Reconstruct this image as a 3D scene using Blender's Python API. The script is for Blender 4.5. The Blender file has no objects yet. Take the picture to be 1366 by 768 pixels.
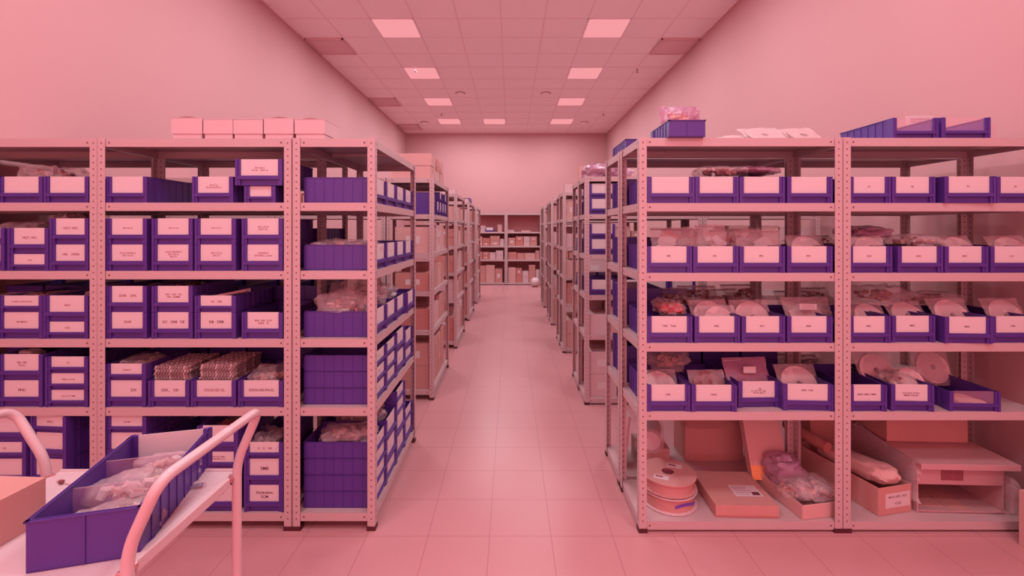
import bpy, math, random
from mathutils import Vector, noise, Matrix

F = 607.0; VX = 681.0; HY = 306.0; CZ = 1.534          # focal length in pixels, vanishing point, eye height
Y0 = 2.317                                              # front face of the first racks
random.seed(4)
sc = bpy.context.scene
COL = sc.collection
PI = math.pi

# ------------------------------------------------------------------ materials
def mat(name, rgb, rough=0.6, metal=0.0, noise_amt=0.0, nscale=8.0, alpha=1.0, emit=None, bump=0.0, spec=0.5):
    m = bpy.data.materials.new(name); m.use_nodes = True
    nt = m.node_tree; b = nt.nodes['Principled BSDF']
    b.inputs['Base Color'].default_value = (*rgb, 1)
    b.inputs['Roughness'].default_value = rough
    b.inputs['Metallic'].default_value = metal
    b.inputs['Specular IOR Level'].default_value = spec
    b.inputs['Alpha'].default_value = alpha
    if emit:
        b.inputs['Emission Color'].default_value = (*emit[0], 1); b.inputs['Emission Strength'].default_value = emit[1]
    if noise_amt > 0 or bump > 0:
        tc = nt.nodes.new('ShaderNodeTexCoord'); nz = nt.nodes.new('ShaderNodeTexNoise')
        nz.inputs['Scale'].default_value = nscale; nz.inputs['Detail'].default_value = 5
        nt.links.new(tc.outputs['Object'], nz.inputs['Vector'])
        if noise_amt > 0:
            mx = nt.nodes.new('ShaderNodeMix'); mx.data_type = 'RGBA'
            mx.inputs[6].default_value = (*[c*(1-noise_amt) for c in rgb], 1)
            mx.inputs[7].default_value = (*[min(1, c*(1+noise_amt)) for c in rgb], 1)
            nt.links.new(nz.outputs['Fac'], mx.inputs[0]); nt.links.new(mx.outputs[2], b.inputs['Base Color'])
        if bump > 0:
            bp = nt.nodes.new('ShaderNodeBump'); bp.inputs['Strength'].default_value = bump; bp.inputs['Distance'].default_value = .01
            nt.links.new(nz.outputs['Fac'], bp.inputs['Height']); nt.links.new(bp.outputs['Normal'], b.inputs['Normal'])
    return m

def grid_mat(name, rgb, line, sx, sy, ox, oy, lw, rough=.5, nz_amt=.03):
    m = mat(name, rgb, rough); nt = m.node_tree; b = nt.nodes['Principled BSDF']
    tc = nt.nodes.new('ShaderNodeTexCoord'); sp = nt.nodes.new('ShaderNodeSeparateXYZ')
    nt.links.new(tc.outputs['Object'], sp.inputs[0])
    outs = []
    for ax, s, o in ((0, sx, ox), (1, sy, oy)):
        a = nt.nodes.new('ShaderNodeMath'); a.operation = 'SUBTRACT'; a.inputs[1].default_value = o - s/2
        nt.links.new(sp.outputs[ax], a.inputs[0])
        p = nt.nodes.new('ShaderNodeMath'); p.operation = 'PINGPONG'; p.inputs[1].default_value = s/2
        nt.links.new(a.outputs[0], p.inputs[0])
        g = nt.nodes.new('ShaderNodeMath'); g.operation = 'GREATER_THAN'; g.inputs[1].default_value = s/2 - lw/2
        nt.links.new(p.outputs[0], g.inputs[0]); outs.append(g)
    mxm = nt.nodes.new('ShaderNodeMath'); mxm.operation = 'MAXIMUM'
    nt.links.new(outs[0].outputs[0], mxm.inputs[0]); nt.links.new(outs[1].outputs[0], mxm.inputs[1])
    nz = nt.nodes.new('ShaderNodeTexNoise'); nz.inputs['Scale'].default_value = 2.3; nz.inputs['Detail'].default_value = 6
    nt.links.new(tc.outputs['Object'], nz.inputs['Vector'])
    m1 = nt.nodes.new('ShaderNodeMix'); m1.data_type = 'RGBA'
    m1.inputs[6].default_value = (*[c*(1-nz_amt) for c in rgb], 1); m1.inputs[7].default_value = (*[min(1, c*(1+nz_amt)) for c in rgb], 1)
    nt.links.new(nz.outputs['Fac'], m1.inputs[0])
    m2 = nt.nodes.new('ShaderNodeMix'); m2.data_type = 'RGBA'; m2.inputs[7].default_value = (*line, 1)
    nt.links.new(mxm.outputs[0], m2.inputs[0]); nt.links.new(m1.outputs[2], m2.inputs[6]); nt.links.new(m2.outputs[2], b.inputs['Base Color'])
    return m

M = {}
M['wall'] = mat('wall_paint', (.53, .24, .255), .9, noise_amt=.02, nscale=1.5)
M['ceil'] = mat('ceiling_tile', (.93, .74, .76), .9, noise_amt=.02, nscale=3)
M['tbar'] = mat('ceiling_bar', (.84, .60, .62), .8)
M['floor'] = grid_mat('floor_tile', (.535, .222, .24), (.42, .15, .17), .308, .31, -.105, 2.277, .005, .32)
M['metal'] = mat('rack_paint', (.50, .31, .325), .45, noise_amt=.03, nscale=5)
M['hole'] = mat('rack_hole', (.16, .03, .045), .8)
M['foot'] = mat('black_foot', (.07, .004, .01), .6)
M['blue'] = mat('blue_plastic', (.076, .022, .205), .42, noise_amt=.10, nscale=6)
M['label'] = mat('label_paper', (.63, .46, .48), .7, noise_amt=.015, nscale=20)
M['ink'] = mat('label_ink', (.33, .06, .09), .8)
M['inkb'] = mat('label_ink_dark', (.14, .01, .03), .8)
M['card'] = mat('cardboard', (.52, .215, .20), .85, noise_amt=.06, nscale=9)
M['card2'] = mat('cardboard_pale', (.60, .30, .29), .85, noise_amt=.05, nscale=9)
M['card3'] = mat('cardboard_brown', (.52, .19, .17), .85, noise_amt=.06, nscale=9)
M['cardw'] = mat('white_card', (.60, .36, .385), .8, noise_amt=.02, nscale=9)
M['tape'] = mat('parcel_tape', (.66, .25, .22), .3)
M['white'] = mat('white_plastic', (.62, .40, .43), .4)
M['film'] = mat('clear_film', (.78, .52, .55), .16, alpha=.27, bump=.6, nscale=30)
M['film2'] = mat('grey_film', (.50, .22, .34), .25, alpha=.6, bump=.6, nscale=30)
M['pane'] = mat('clear_pane', (.75, .35, .45), .08, alpha=.16)
M['parts'] = mat('small_parts', (.62, .24, .22), .5, noise_amt=.6, nscale=60, bump=1)
M['dark'] = mat('dark_parts', (.26, .06, .08), .5, noise_amt=.5, nscale=50)
M['reel'] = mat('reel_white', (.72, .46, .48), .5)
M['fibre'] = mat('reel_fibreboard', (.53, .22, .215), .8, noise_amt=.04)
M['bluetape'] = mat('blue_tape', (.16, .05, .38), .4)
M['tube'] = mat('trolley_paint', (.60, .37, .39), .3)
M['deck'] = mat('trolley_deck', (.60, .38, .41), .5)
M['steel'] = mat('bright_steel', (.75, .35, .38), .3, metal=.8)
M['lamp'] = mat('lamp_diffuser', (.12, .05, .05), .8, emit=((.83, .31, .34), 1.0))
M['vent'] = mat('vent_slats', (.72, .42, .44), .7)
M['reel_dimmed'] = mat('reel_dimmed', (.52, .27, .285), .6)  # reel white in a darker copy, colour offsets strong lamp light on the rack top
M['panel'] = mat('back_panel', (.60, .20, .22), .8)
M['red'] = mat('red_parts', (.62, .03, .04), .5)
M['orange'] = mat('orange_print', (.82, .26, .10), .8)
M['clearp'] = mat('clear_tray', (.55, .32, .34), .08, alpha=.55, spec=1.0)
M['kraft'] = mat('corrugated', (.50, .16, .15), .9, noise_amt=.08, nscale=12)
M['galv'] = mat('galvanised', (.53, .265, .28), .4, metal=.1, noise_amt=.05)

# ------------------------------------------------------------------ mesh builder
class MB:
    def __init__(s): s.v = []; s.f = []; s.m = []; s.mats = []
    def mi(s, m):
        m = M[m] if isinstance(m, str) else m
        if m not in s.mats: s.mats.append(m)
        return s.mats.index(m)
    def quad(s, pts, m):
        n = len(s.v); s.v += [tuple(p) for p in pts]; s.f.append(tuple(range(n, n+len(pts)))); s.m.append(s.mi(m))
    def box(s, x0, x1, y0, y1, z0, z1, m, tf=None):
        p = [(x, y, z) for z in (z0, z1) for y in (y0, y1) for x in (x0, x1)]
        if tf: p = [tuple(tf @ Vector(q)) for q in p]
        n = len(s.v); s.v += p; k = s.mi(m)
        for f in ((0,2,3,1), (4,5,7,6), (0,1,5,4), (2,6,7,3), (0,4,6,2), (1,3,7,5)):
            s.f.append(tuple(n+i for i in f)); s.m.append(k)
        return s
    def tube(s, pts, r, m, seg=14, cap=True):
        pts = [Vector(p) for p in pts]; k = s.mi(m); n0 = len(s.v)
        up = Vector((0, 0, 1)); prev = None
        for i, p in enumerate(pts):
            d = (pts[min(i+1, len(pts)-1)] - pts[max(i-1, 0)]).normalized()
            if prev is None:
                a = d.cross(up) if abs(d.dot(up)) < .95 else d.cross(Vector((1, 0, 0)))
            else: a = prev - d*prev.dot(d)
            a.normalize(); prev = a; b = d.cross(a)
            rr = r[i] if isinstance(r, (list, tuple)) else r
            for j in range(seg):
                t = 2*PI*j/seg; s.v.append(tuple(p + a*math.cos(t)*rr + b*math.sin(t)*rr))
        for i in range(len(pts)-1):
            for j in range(seg):
                a0 = n0+i*seg+j; a1 = n0+i*seg+(j+1) % seg
                s.f.append((a0, a1, a1+seg, a0+seg)); s.m.append(k)
        if cap:
            s.f.append(tuple(n0+j for j in reversed(range(seg)))); s.m.append(k)
            s.f.append(tuple(n0+(len(pts)-1)*seg+j for j in range(seg))); s.m.append(k)
        return s
    def lathe(s, prof, m, seg=40, tf=None):       # prof: closed list of (r, z)
        n0 = len(s.v); k = s.mi(m); N = len(prof)
        for j in range(seg):
            t = 2*PI*j/seg
            for r, z in prof:
                p = Vector((r*math.cos(t), r*math.sin(t), z)); s.v.append(tuple(tf @ p if tf else p))
        for j in range(seg):
            for i in range(N):
                a = n0+j*N+i; b = n0+j*N+(i+1) % N; c = n0+((j+1) % seg)*N+(i+1) % N; d = n0+((j+1) % seg)*N+i
                s.f.append((a, d, c, b)); s.m.append(k)
        return s
    def disc(s, c, ax, r, m, seg=6):
        c = Vector(c); ax = Vector(ax); a = ax.orthogonal().normalized(); b = ax.cross(a)
        s.quad([c + a*r*math.cos(2*PI*i/seg) + b*r*math.sin(2*PI*i/seg) for i in range(seg)], m)
    def blob(s, rx, ry, rz, m, c=(0, 0, 0), n1=36, n2=22, pw=.6, amp=.15, freq=6, seed=0, flat=True, tf=None):
        n0 = len(s.v); k = s.mi(m); c = Vector(c)
        sg = lambda a, p: math.copysign(abs(a)**p, a)
        for i in range(n2+1):
            ph = -PI/2 + PI*i/n2
            for j in range(n1):
                t = 2*PI*j/n1
                q = Vector((sg(math.cos(ph), pw)*sg(math.cos(t), pw), sg(math.cos(ph), pw)*sg(math.sin(t), pw), sg(math.sin(ph), .9)))
                p = Vector((q.x*rx, q.y*ry, q.z*rz))
                w = noise.noise(Vector((p.x*freq*3+seed*7.1, p.y*freq*3, p.z*freq*3))) + .6*noise.noise(Vector((p.x*freq*8, p.y*freq*8+seed*3, p.z*freq*8)))
                w += .5 - 1.6*abs(noise.noise(Vector((p.x*freq*5+seed, p.y*freq*5, p.z*freq*5+seed)))) ; p *= (1 + amp*w*.8)
                if flat: p.z = max(p.z, -rz*.8)
                p += c
                s.v.append(tuple(tf @ p if tf else p))
        for i in range(n2):
            for j in range(n1):
                a = n0+i*n1+j; b = n0+i*n1+(j+1) % n1
                s.f.append((a, b, b+n1, a+n1)); s.m.append(k)
        return s
    def mesh(s, name, smooth=False):
        me = bpy.data.meshes.new(name); me.from_pydata(s.v, [], s.f)
        for m in s.mats: me.materials.append(m)
        me.polygons.foreach_set('material_index', s.m)
        me.update()
        if smooth:
            me.polygons.foreach_set('use_smooth', [True]*len(me.polygons))
            try: me.set_sharp_from_angle(angle=math.radians(40))
            except Exception: pass
        return me

def link(name, me, parent=None, loc=(0, 0, 0), rot=(0, 0, 0)):
    o = bpy.data.objects.new(name, me); COL.objects.link(o); o.location = loc; o.rotation_euler = rot
    if parent: o.parent = parent
    return o
def bevel(o, w=.003, seg=2):
    b = o.modifiers.new('bevel', 'BEVEL'); b.width = w; b.segments = seg; b.limit_method = 'ANGLE'; return o
LABELS = {}
def tag(o, label=None, cat=None, group=None, kind=None):
    if label:
        o['label'] = label
        LABELS.setdefault(label, []).append((o.name, group))
    if cat: o['category'] = cat
    if group: o['group'] = group
    if kind: o['kind'] = kind
    return o
def thing(name, label, cat, loc=(0, 0, 0), rz=0, group=None, rx=0, ry=0):
    o = link(name, None, None, loc, (rx, ry, rz)); o.empty_display_size = .05
    return tag(o, label, cat, group)
def struct(name, mb, smooth=False):
    return tag(link(name, mb.mesh(name, smooth)), kind='structure')
def sX(px, Y): return (px-VX)*Y/F
def sZ(py, Y): return CZ + (HY-py)*Y/F

_txt = {}
def text_mesh(body, size):
    key = (body, size)
    if key not in _txt:
        cu = bpy.data.curves.new('lettering', 'FONT'); cu.body = body; cu.size = size
        cu.align_x = 'CENTER'; cu.align_y = 'CENTER'; cu.resolution_u = 2; cu.space_line = 1.05; cu.offset = size*.012
        o = bpy.data.objects.new('lettering', cu); COL.objects.link(o)
        dg = bpy.context.evaluated_depsgraph_get(); dg.update()
        me = bpy.data.meshes.new_from_object(o.evaluated_get(dg))
        bpy.data.objects.remove(o)
        _txt[key] = me
    return _txt[key]
def lettering(parent, body, size, loc, rot=(PI/2, 0, 0), ink='ink'):
    me = text_mesh(body, size).copy(); me.materials.clear(); me.materials.append(M[ink])
    return link('lettering', me, parent, loc, rot)

# ------------------------------------------------------------------ room
XL, XR, YB, YN, ZC = -3.13, 2.87, 13.6, -2.2, 4.43
b = MB(); b.box(XL-.1, XR+.1, YN, YB+.1, -.1, 0, 'floor'); struct('floor', b)
b = MB(); b.box(XL-.1, XR+.1, YN, YB+.1, ZC, ZC+.1, 'ceil'); struct('ceiling', b)
b = MB(); b.box(XL-.1, XL, YN, YB, 0, ZC, 'wall'); struct('wall_left', b)
b = MB(); b.box(XR, XR+.1, YN, YB, 0, ZC, 'wall'); struct('wall_right', b)
b = MB(); b.box(XL-.1, XR+.1, YB, YB+.1, 0, ZC, 'wall'); struct('wall_back', b)
TY = .6256; TX = .6; TY0 = 6.236
b = MB()
for i in range(1, 10): b.box(XL+i*TX-.008, XL+i*TX+.008, YN, YB, ZC-.004, ZC, 'tbar')
k = -13
while TY0+k*TY < YB:
    if TY0+k*TY > YN: b.box(XL, XR, TY0+k*TY-.008, TY0+k*TY+.008, ZC-.0045, ZC, 'tbar')
    k += 1
struct('trim_1', b)
b = MB()
b.box(XL, XL+.02, YN, YB, ZC-.02, ZC, 'tbar'); b.box(XR-.02, XR, YN, YB, ZC-.02, ZC, 'tbar'); b.box(XL, XR, YB-.02, YB, ZC-.025, ZC, 'tbar')
struct('trim_2', b)
b = MB(); b.box(XL, XL+.012, YN, YB, 0, .07, 'tbar'); struct('baseboard_left', b)
b = MB(); b.box(XR-.012, XR, YN, YB, 0, .07, 'tbar'); struct('baseboard_right', b)

def ceiling_lamp(ci, k, label):
    x0 = XL+ci*TX; y0 = TY0+k*TY
    t = thing('ceiling_lamp', label, 'ceiling lamp', (x0+TX/2, y0+TY/2, ZC), group='square ceiling lamps')
    b = MB()
    w, d = TX/2-.004, TY/2-.004
    for q in ((-w, w, -d, -d+.014), (-w, w, d-.014, d), (-w, -w+.014, -d, d), (w-.014, w, -d, d)): b.box(*q, -.010, .0, 'ceil')
    link('frame', b.mesh('lamp_frame'), t)
    b = MB(); b.box(-w+.014, w-.014, -d+.014, d-.014, -.007, -.001, 'lamp'); link('diffuser', b.mesh('diffuser'), t)
    L = bpy.data.lights.new('lamp_glow', 'AREA'); L.shape = 'RECTANGLE'; L.size = .5; L.size_y = .52
    L.energy = LAMP; L.color = LCOL; L.spread = math.radians(180)
    o = link('lamp_glow', L, None, (x0+TX/2, y0+TY/2, ZC-.02)); return t
LAMP = 38; LCOL = (.82, .93, .95)
rowname = {0: 'nearest', 3: 'second', 6: 'third', 9: 'farthest', -3: 'row above the first racks', -6: 'row overhead', -9: 'row behind the viewer', 12: ''}
for k in (-12, -9, -6, -3, 0, 3, 6, 9):
    for ci, side in ((2, 'left'), (7, 'right')):
        nm = {0: 'nearest in view of', 3: 'second in view of', 6: 'third in view of', 9: 'farthest of', -3: 'just out of view above the rack fronts, of', -6: 'overhead, of',
              -9: 'behind the viewer, of', -12: 'last behind the viewer, of'}[k]
        ceiling_lamp(ci, k, f'square glowing ceiling lamp, {nm} the {side} row')
ceiling_lamp(4, 9, 'square glowing ceiling lamp in the middle, between the two farthest lamps')

def vent(ci, y0, y1, label):
    x0 = XL+ci*TX+.005; t = thing('ceiling_vent', label, 'vent', (x0+TX/2, (y0+y1)/2, ZC), group='slatted ceiling vents')
    w = TX/2-.01; d = (y1-y0)/2-.01
    b = MB(); b.box(-w, w, -d, d, -.006, -.001, 'vent'); 
    n = 14
    for i in range(n):
        y = -d+.02+(2*d-.04)*i/(n-1); b.box(-w+.03, w-.03, y-.006, y+.006, -.014, -.006, 'tbar')
    link('slats', b.mesh('vent_slats'), t)
    b = MB()
    for q in ((-w, w, -d, -d+.02), (-w, w, d-.02, d), (-w, -w+.02, -d, d), (w-.02, w, -d, d)): b.box(*q, -.03, -.006, 'vent')
    link('frame', b.mesh('vent_frame'), t)
vent(0, TY0+TY, TY0+2*TY, 'grey slatted vent in the ceiling by the left wall, the nearest one')
vent(9, TY0+TY, TY0+2*TY, 'grey slatted vent in the ceiling by the right wall')
vent(0, TY0+6*TY, TY0+7*TY, 'grey slatted vent in the ceiling by the left wall, the middle one')
vent(0, TY0+10*TY, TY0+11*TY, 'grey slatted vent in the ceiling by the left wall, the farthest one')
def on_ceiling(px, py): Y = F*(ZC-CZ)/(HY-py); return sX(px, Y), Y
for px, py, w in ((614, 124, 'near left'), (728, 124, 'near right'), (566, 163, 'far left'), (780, 163, 'far right')):
    x, y = on_ceiling(px, py); r = .085
    t = thing('round_diffuser', f'round white ceiling air diffuser, {w} one', 'air diffuser', (x, y, ZC), group='round ceiling diffusers')
    b = MB(); b.lathe([(0, -.004), (r, -.004), (r*.95, -.03), (r*.5, -.045), (0, -.045)], 'ceil', 28); link('cap', b.mesh('diffuser_cap', True), t)
    b = MB(); b.lathe([(r*.9, 0), (r+.018, 0), (r+.018, -.008), (r*.9, -.008)], 'dark', 28); link('ring', b.mesh('diffuser_ring'), t)
for px, py, w in ((554, 91, 'near left'), (850, 92, 'near right'), (589, 151, 'far left'), (805, 151, 'far right')):
    x, y = on_ceiling(px, py)
    t = thing('sprinkler', f'small dark sprinkler head under the ceiling, {w} one', 'sprinkler', (x, y, ZC), group='ceiling sprinklers')
    b = MB(); b.tube([(0, 0, 0), (0, 0, -.035)], .010, 'dark', 8); b.tube([(0, 0, -.06), (0, 0, -.065)], .022, 'dark', 10); link('head', b.mesh('sprinkler_head'), t)
    b = MB(); b.tube([(0, 0, -.03), (.015, 0, -.045), (.004, 0, -.062)], .003, 'dark', 6); b.tube([(0, 0, -.03), (-.015, 0, -.045), (-.004, 0, -.062)], .003, 'dark', 6); link('yoke', b.mesh('sprinkler_yoke'), t)

# ------------------------------------------------------------------ racks
PW = .038
_post = {}
def post_mesh(sx, sy, H):
    k = (sx, sy, H)
    if k in _post: return _post[k]
    b = MB(); t = .002
    xs = sorted((0, sx*PW)); ys = sorted((0, sy*t)); b.box(xs[0], xs[1], ys[0], ys[1], .012, H, 'metal')
    xs = sorted((0, sx*t)); ys = sorted((sy*t, sy*PW)); b.box(xs[0], xs[1], ys[0], ys[1], .012, H, 'metal')
    z = .06; i = 0
    while z < H-.02:
        r = .0042
        for off in (.5,):
            e = .0004
            b.disc((sx*PW*off, -sy*e, z), (0, -sy, 0), r, 'hole'); b.disc((sx*PW*off, sy*(t+e), z), (0, sy, 0), r, 'hole')
            b.disc((-sx*e, sy*PW*off, z), (-sx, 0, 0), r, 'hole'); b.disc((sx*(t+e), sy*PW*off, z), (sx, 0, 0), r, 'hole')
        z += .033
    _post[k] = b.mesh('post'); return _post[k]
_foot = {}
def foot_mesh(sx, sy):
    k = (sx, sy)
    if k not in _foot:
        b = MB(); xs = sorted((-sx*.003, sx*(PW+.003))); ys = sorted((-sy*.003, sy*(PW+.003))); b.box(*xs, *ys, 0, .022, 'foot'); _foot[k] = b.mesh('foot')
    return _foot[k]
_board = {}
def board_mesh(w, d, bh=.042):
    k = (round(w, 3), round(d, 3))
    if k in _board: return _board[k]
    b = MB(); t = .0018; x = w/2-.0025; y = d/2-.0025
    b.box(-x, x, -y, y, -t, 0, 'metal')
    b.box(-x, x, -y, -y+t, -bh, -t, 'metal'); b.box(-x, x, y-t, y, -bh, -t, 'metal')
    b.box(-x, -x+t, -y+t, y-t, -bh, -t, 'metal'); b.box(x-t, x, -y+t, y-t, -bh, -t, 'metal')
    b.box(-x+t, x-t, -y+t, -y+.014, -bh, -bh+t, 'metal'); b.box(-x+t, x-t, y-.014, y-t, -bh, -bh+t, 'metal')
    b.box(-x+.01, x-.01, -.03, .03, -.018, -t, 'metal')
    for sx in (-1, 1):
        for sy in (-1, 1):
            b.disc((sx*(x-.05), sy*(y+.0006), -bh*.5), (0, sy, 0), .0048, 'hole', 8)
            b.disc((sx*(x+.0006), sy*(y-.05), -bh*.5), (sx, 0, 0), .0048, 'hole', 8)
    _board[k] = b.mesh('shelf_board'); return _board[k]
LV_L = [.088, .622+.003, .975, 1.322, 1.671, 1.998]       # shelf surface heights, bottom to top
LV_R = [.055, .610, .958, 1.314, 1.668, 1.998]
def rack(x0, x1, y0, y1, label, levels, H=2.0, group='grey steel shelving racks'):
    t = thing('shelving_rack', label, 'shelving rack', ((x0+x1)/2, (y0+y1)/2, 0), group=group)
    w = x1-x0; d = y1-y0; g = .001
    for sx in (1, -1):
        for sy in (1, -1):
            p = link('post', post_mesh(sx, sy, H), t, (-sx*(w/2-g), -sy*(d/2-g), 0))
            link('foot', foot_mesh(sx, sy), p)
    for z in levels: link('shelf_board', board_mesh(w-2*g-.005, d-2*g-.005), t, (0, 0, z))
    return t
XJ = [-3.10, -2.105, -1.115, -.69]
XRR = [.65, 1.68, 2.71]
YF2 = Y0+.4; YB1 = YF2+.005; YB2 = YB1+.4
rack(XJ[0], XJ[1], Y0, YF2, 'grey steel rack of blue bins at the far left, in front row', LV_L)
rack(XJ[1], XJ[2], Y0, YF2, 'grey steel rack of blue bins behind the trolley, left of the narrow end rack', LV_L)
rack(XJ[2]+.004, XJ[3], Y0, Y0+1.0, 'narrow grey steel end rack, nearest on left side of aisle', LV_L)
rack(XJ[0], XJ[1], YB1, YB2, 'grey steel rack back to back behind the far left rack', LV_L)
rack(XJ[1], XJ[2], YB1, YB2, 'grey steel rack back to back behind the rack by the trolley', LV_L)
rack(XRR[0], XRR[1], Y0-.017, YF2-.017, 'grey steel front rack on the right of the aisle, reels on bottom shelf', LV_R)
rack(XRR[1]+.002, XRR[2], Y0-.017, YF2-.017, 'grey steel front rack farthest right, metal enclosure on bottom shelf', LV_R)
rack(XRR[0], XRR[1], YB1, YB2, 'grey steel rack back to back behind the right aisle rack', LV_R)
rack(XRR[1]+.002, XRR[2], YB1, YB2, 'grey steel rack back to back behind the farthest right rack', LV_R)

# ------------------------------------------------------------------ bins
T, S = .134, .085
_bin = {}
def bin_meshes(w, h, d, lab=True):
    k = (round(w, 3), round(h, 3), round(d, 3), lab)
    if k in _bin: return _bin[k]
    b = MB(); t = .0025; x = w/2; pil = .024
    b.box(-x+.004, x-.004, .010, d-.004, 0, .003, 'blue')
    zt = h-.001
    for s in (-1, 1):
        a, c = sorted((s*(x-.004), s*(x-.004-t))); b.box(a, c, .012, d-.004, .002, zt, 'blue')
        a, c = sorted((s*(x-.001), s*(x-.010))); b.box(a, c, .012, d, zt-.004, zt, 'blue')   # rim
        n = max(3, int(d/.048))
        for i in range(1, n):
            y = .02+(d-.03)*i/n; a, c = sorted((s*(x-.0015), s*(x-.005))); b.box(a, c, y-.0018, y+.0018, .002, zt-.004, 'blue')
        a, c = sorted((s*x, s*(x-pil)))                                             # front pillar
        b.box(a, c, .004, .014, 0, zt, 'blue')
        a, c = sorted((s*x, s*(x-.012))); b.box(a, c, 0, .004, 0, zt, 'blue')
        a, c = sorted((s*x, s*(x-.006))); b.box(a, c, .014, .04, 0, zt, 'blue')
    b.box(-x+.006, x-.006, d-.004-t, d-.004, .002, zt, 'blue'); b.box(-x+.001, x-.001, d-.010, d, zt-.004, zt, 'blue')
    b.box(-.002, .002, d-.004, d-.001, .002, zt-.004, 'blue')
    zb = .2*h; zl = .37*h
    b.box(-x+pil, x-pil, .013, .016, 0, zl, 'blue')                                   # low front wall
    b.box(-x+.012, x-.012, -.001, .013, zb+.004, zl-.003, 'blue')                     # label rail
    b.box(-x+.014, x-.014, .001, .013, zl-.003, zl, 'blue')
    body = b.mesh('body')
    b = MB(); b.box(-x+pil-.001, x-pil+.001, .0105, .0125, zl+.0005, zt+.0005, 'label' if lab else 'pane'); lm = b.mesh('label')
    _bin[k] = (body, lm); return _bin[k]
def make_bin(X, Y, Z, label, w=.225, h=T, d=.37, rz=0, text=None, lab=True, size=.014, tdz=0, tdx=0, ink='ink', group=None):
    """X, Y, Z: middle of the bin's front edge at its foot"""
    t = thing('storage_bin', label, 'storage bin', (X, Y, Z), rz, group)
    body, lm = bin_meshes(w, h, d, lab)
    bo = link('body', body, t)
    l = link('label_card' if lab else 'front_pane', lm, t)
    if text: lettering(l, text, size, (tdx, .0098, .37*h+(h*.63)*.40+tdz), ink=ink)
    return t
YBF = Y0+.010
def pxbin(px0, px1, Z, label, Y=YBF, **k):
    x0, x1 = sX(px0, Y), sX(px1, Y); return make_bin((x0+x1)/2, Y, Z, label, w=round(x1-x0, 2), **k)
def rd(t): return ' '.join(t.replace('\n', ' ').split())
def column(px0, px1, Z, spec, where, Y=YBF, rz=0, group=None, dy=None, **kk):
    """spec: bottom to top list of (height, text, size, ink)"""
    z = Z+.001; n = len(spec)
    for i, sp in enumerate(spec):
        h, tx = sp[0], sp[1]; size = sp[2] if len(sp) > 2 else .013; ink = sp[3] if len(sp) > 3 else 'ink'
        ps = '' if n == 1 else ({0: 'bottom bin, ', n-1: 'top bin, '}.get(i, 'middle bin, ' if n == 3 else ('second bin up, ' if i == 1 else 'third bin up, ')))
        a = f'labelled {rd(tx)}, ' if tx and len(rd(tx).split()) < 2+(n < 3) else ('with blank label, ' if not tx else '')
        lb = f'blue bin {a}{ps}{where}'
        pxbin(px0, px1, z, lb, Y=Y, h=h, rz=rz, text=tx, size=size, ink=ink, group=group, **kk)
        z += h+.0005
# --- far left rack
g = 'blue bins in the far left rack'; W = 'far left rack'
column(-3, 56, LV_L[4], [(T, '')], f'top shelf of {W}, left one', group=g)
column(58, 118, LV_L[4], [(T, '')], f'top shelf of {W}, right one', group=g)
column(-54, 5, LV_L[3], [(T, ''), (S, '')], f'second shelf of {W}, cut by frame', group=g)
column(9, 65, LV_L[3], [(S, 'DUR', .010), (T, 'HDT. HDL', .017)], f'second shelf of {W}, left stack', group=g)
column(66, 118, LV_L[3], [(T, 'HBL    HDSB', .016), (T, 'HDT. HDL', .017)], f'second shelf of {W}, right stack', group=g)
column(-3, 56, LV_L[2], [(T, 'MP-MECA', .013), (S, 'ATTENU.-OPTION-SPEC.', .010)], f'third shelf of {W}, left stack', group=g)
column(58, 117, LV_L[2], [(S, 'NDI', .015), (T, 'RAY', .016)], f'third shelf of {W}, right stack', group=g)
column(-3, 56, LV_L[1], [(T, 'PHU', .020, 'inkb'), (T, 'PBD, PBK\nRLAG', .013)], f'fourth shelf of {W}, left stack', group=g)
column(60, 117, LV_L[1], [(S, 'Tepro-TV-TMM', .011), (S, 'PRB(1) 12-1T8', .011), (S, 'PB1', .010)], f'fourth shelf of {W}, right stack', group=g)
column(-28, 34, LV_L[0], [(T, ''), (T, ''), (S, 'PBJ', .011), (T, '')], f'bottom shelf of {W}, left stack', group=g)
column(38, 90, LV_L[0], [(T, ''), (T, 'PBR-1', .010), (T, ''), (S, 'PPC1', .016)], f'bottom shelf of {W}, turned stack', rz=-.08, group=g, d=.32)
# --- rack behind the trolley
g = 'blue bins in the rack behind the trolley'; W = 'rack behind trolley'
column(141, 196, LV_L[4], [(T, '')], f'top shelf of {W}, left end', group=g)
column(256, 311, LV_L[4], [(T, 'DP-01-G\nDCC3-GG-PN-G', .011)], f'top shelf of {W}, single one', group=g)
column(325, 368, LV_L[4], [(S, '')], f'small, top shelf of {W} under bigger bin', group=g, d=.25)
column(314, 376, LV_L[4]+S+.002, [(T, 'DP1-90-G\nCW-41   SWT-41', .012)], f'resting on small bin, top shelf of {W}', Y=YBF-.012, group=g)
c4 = [(140.5, 196), (202, 257), (259, 315), (322, 377.5)]
nmc = ['first stack', 'second stack', 'third stack', 'right stack']
tx = [[('DCC3-GP-PN-G\nDP1-131-G',), ('DP-101-G',)], [('DCC3-GB-PN-G\nDP1-151-G\nDP-171',), ('DP-131-G',)], [('DP1-171-G\nDP-171',), ('DP-171-G',)], [('DP-DP4-G\nDP-DP8-G  Lower',), ('DP1-191-G\nSWT-191',)]]
for (a, c), n, q in zip(c4, nmc, tx): column(a, c, LV_L[3], [(T, q[0][0], .012), (T, q[1][0], .012)], f'second shelf of {W}, {n}', group=g)
column(*c4[0], LV_L[2], [(T, 'DHR', .018), (T, 'DHR    DPS', .018)], f'third shelf of {W}, first stack', group=g)
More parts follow.
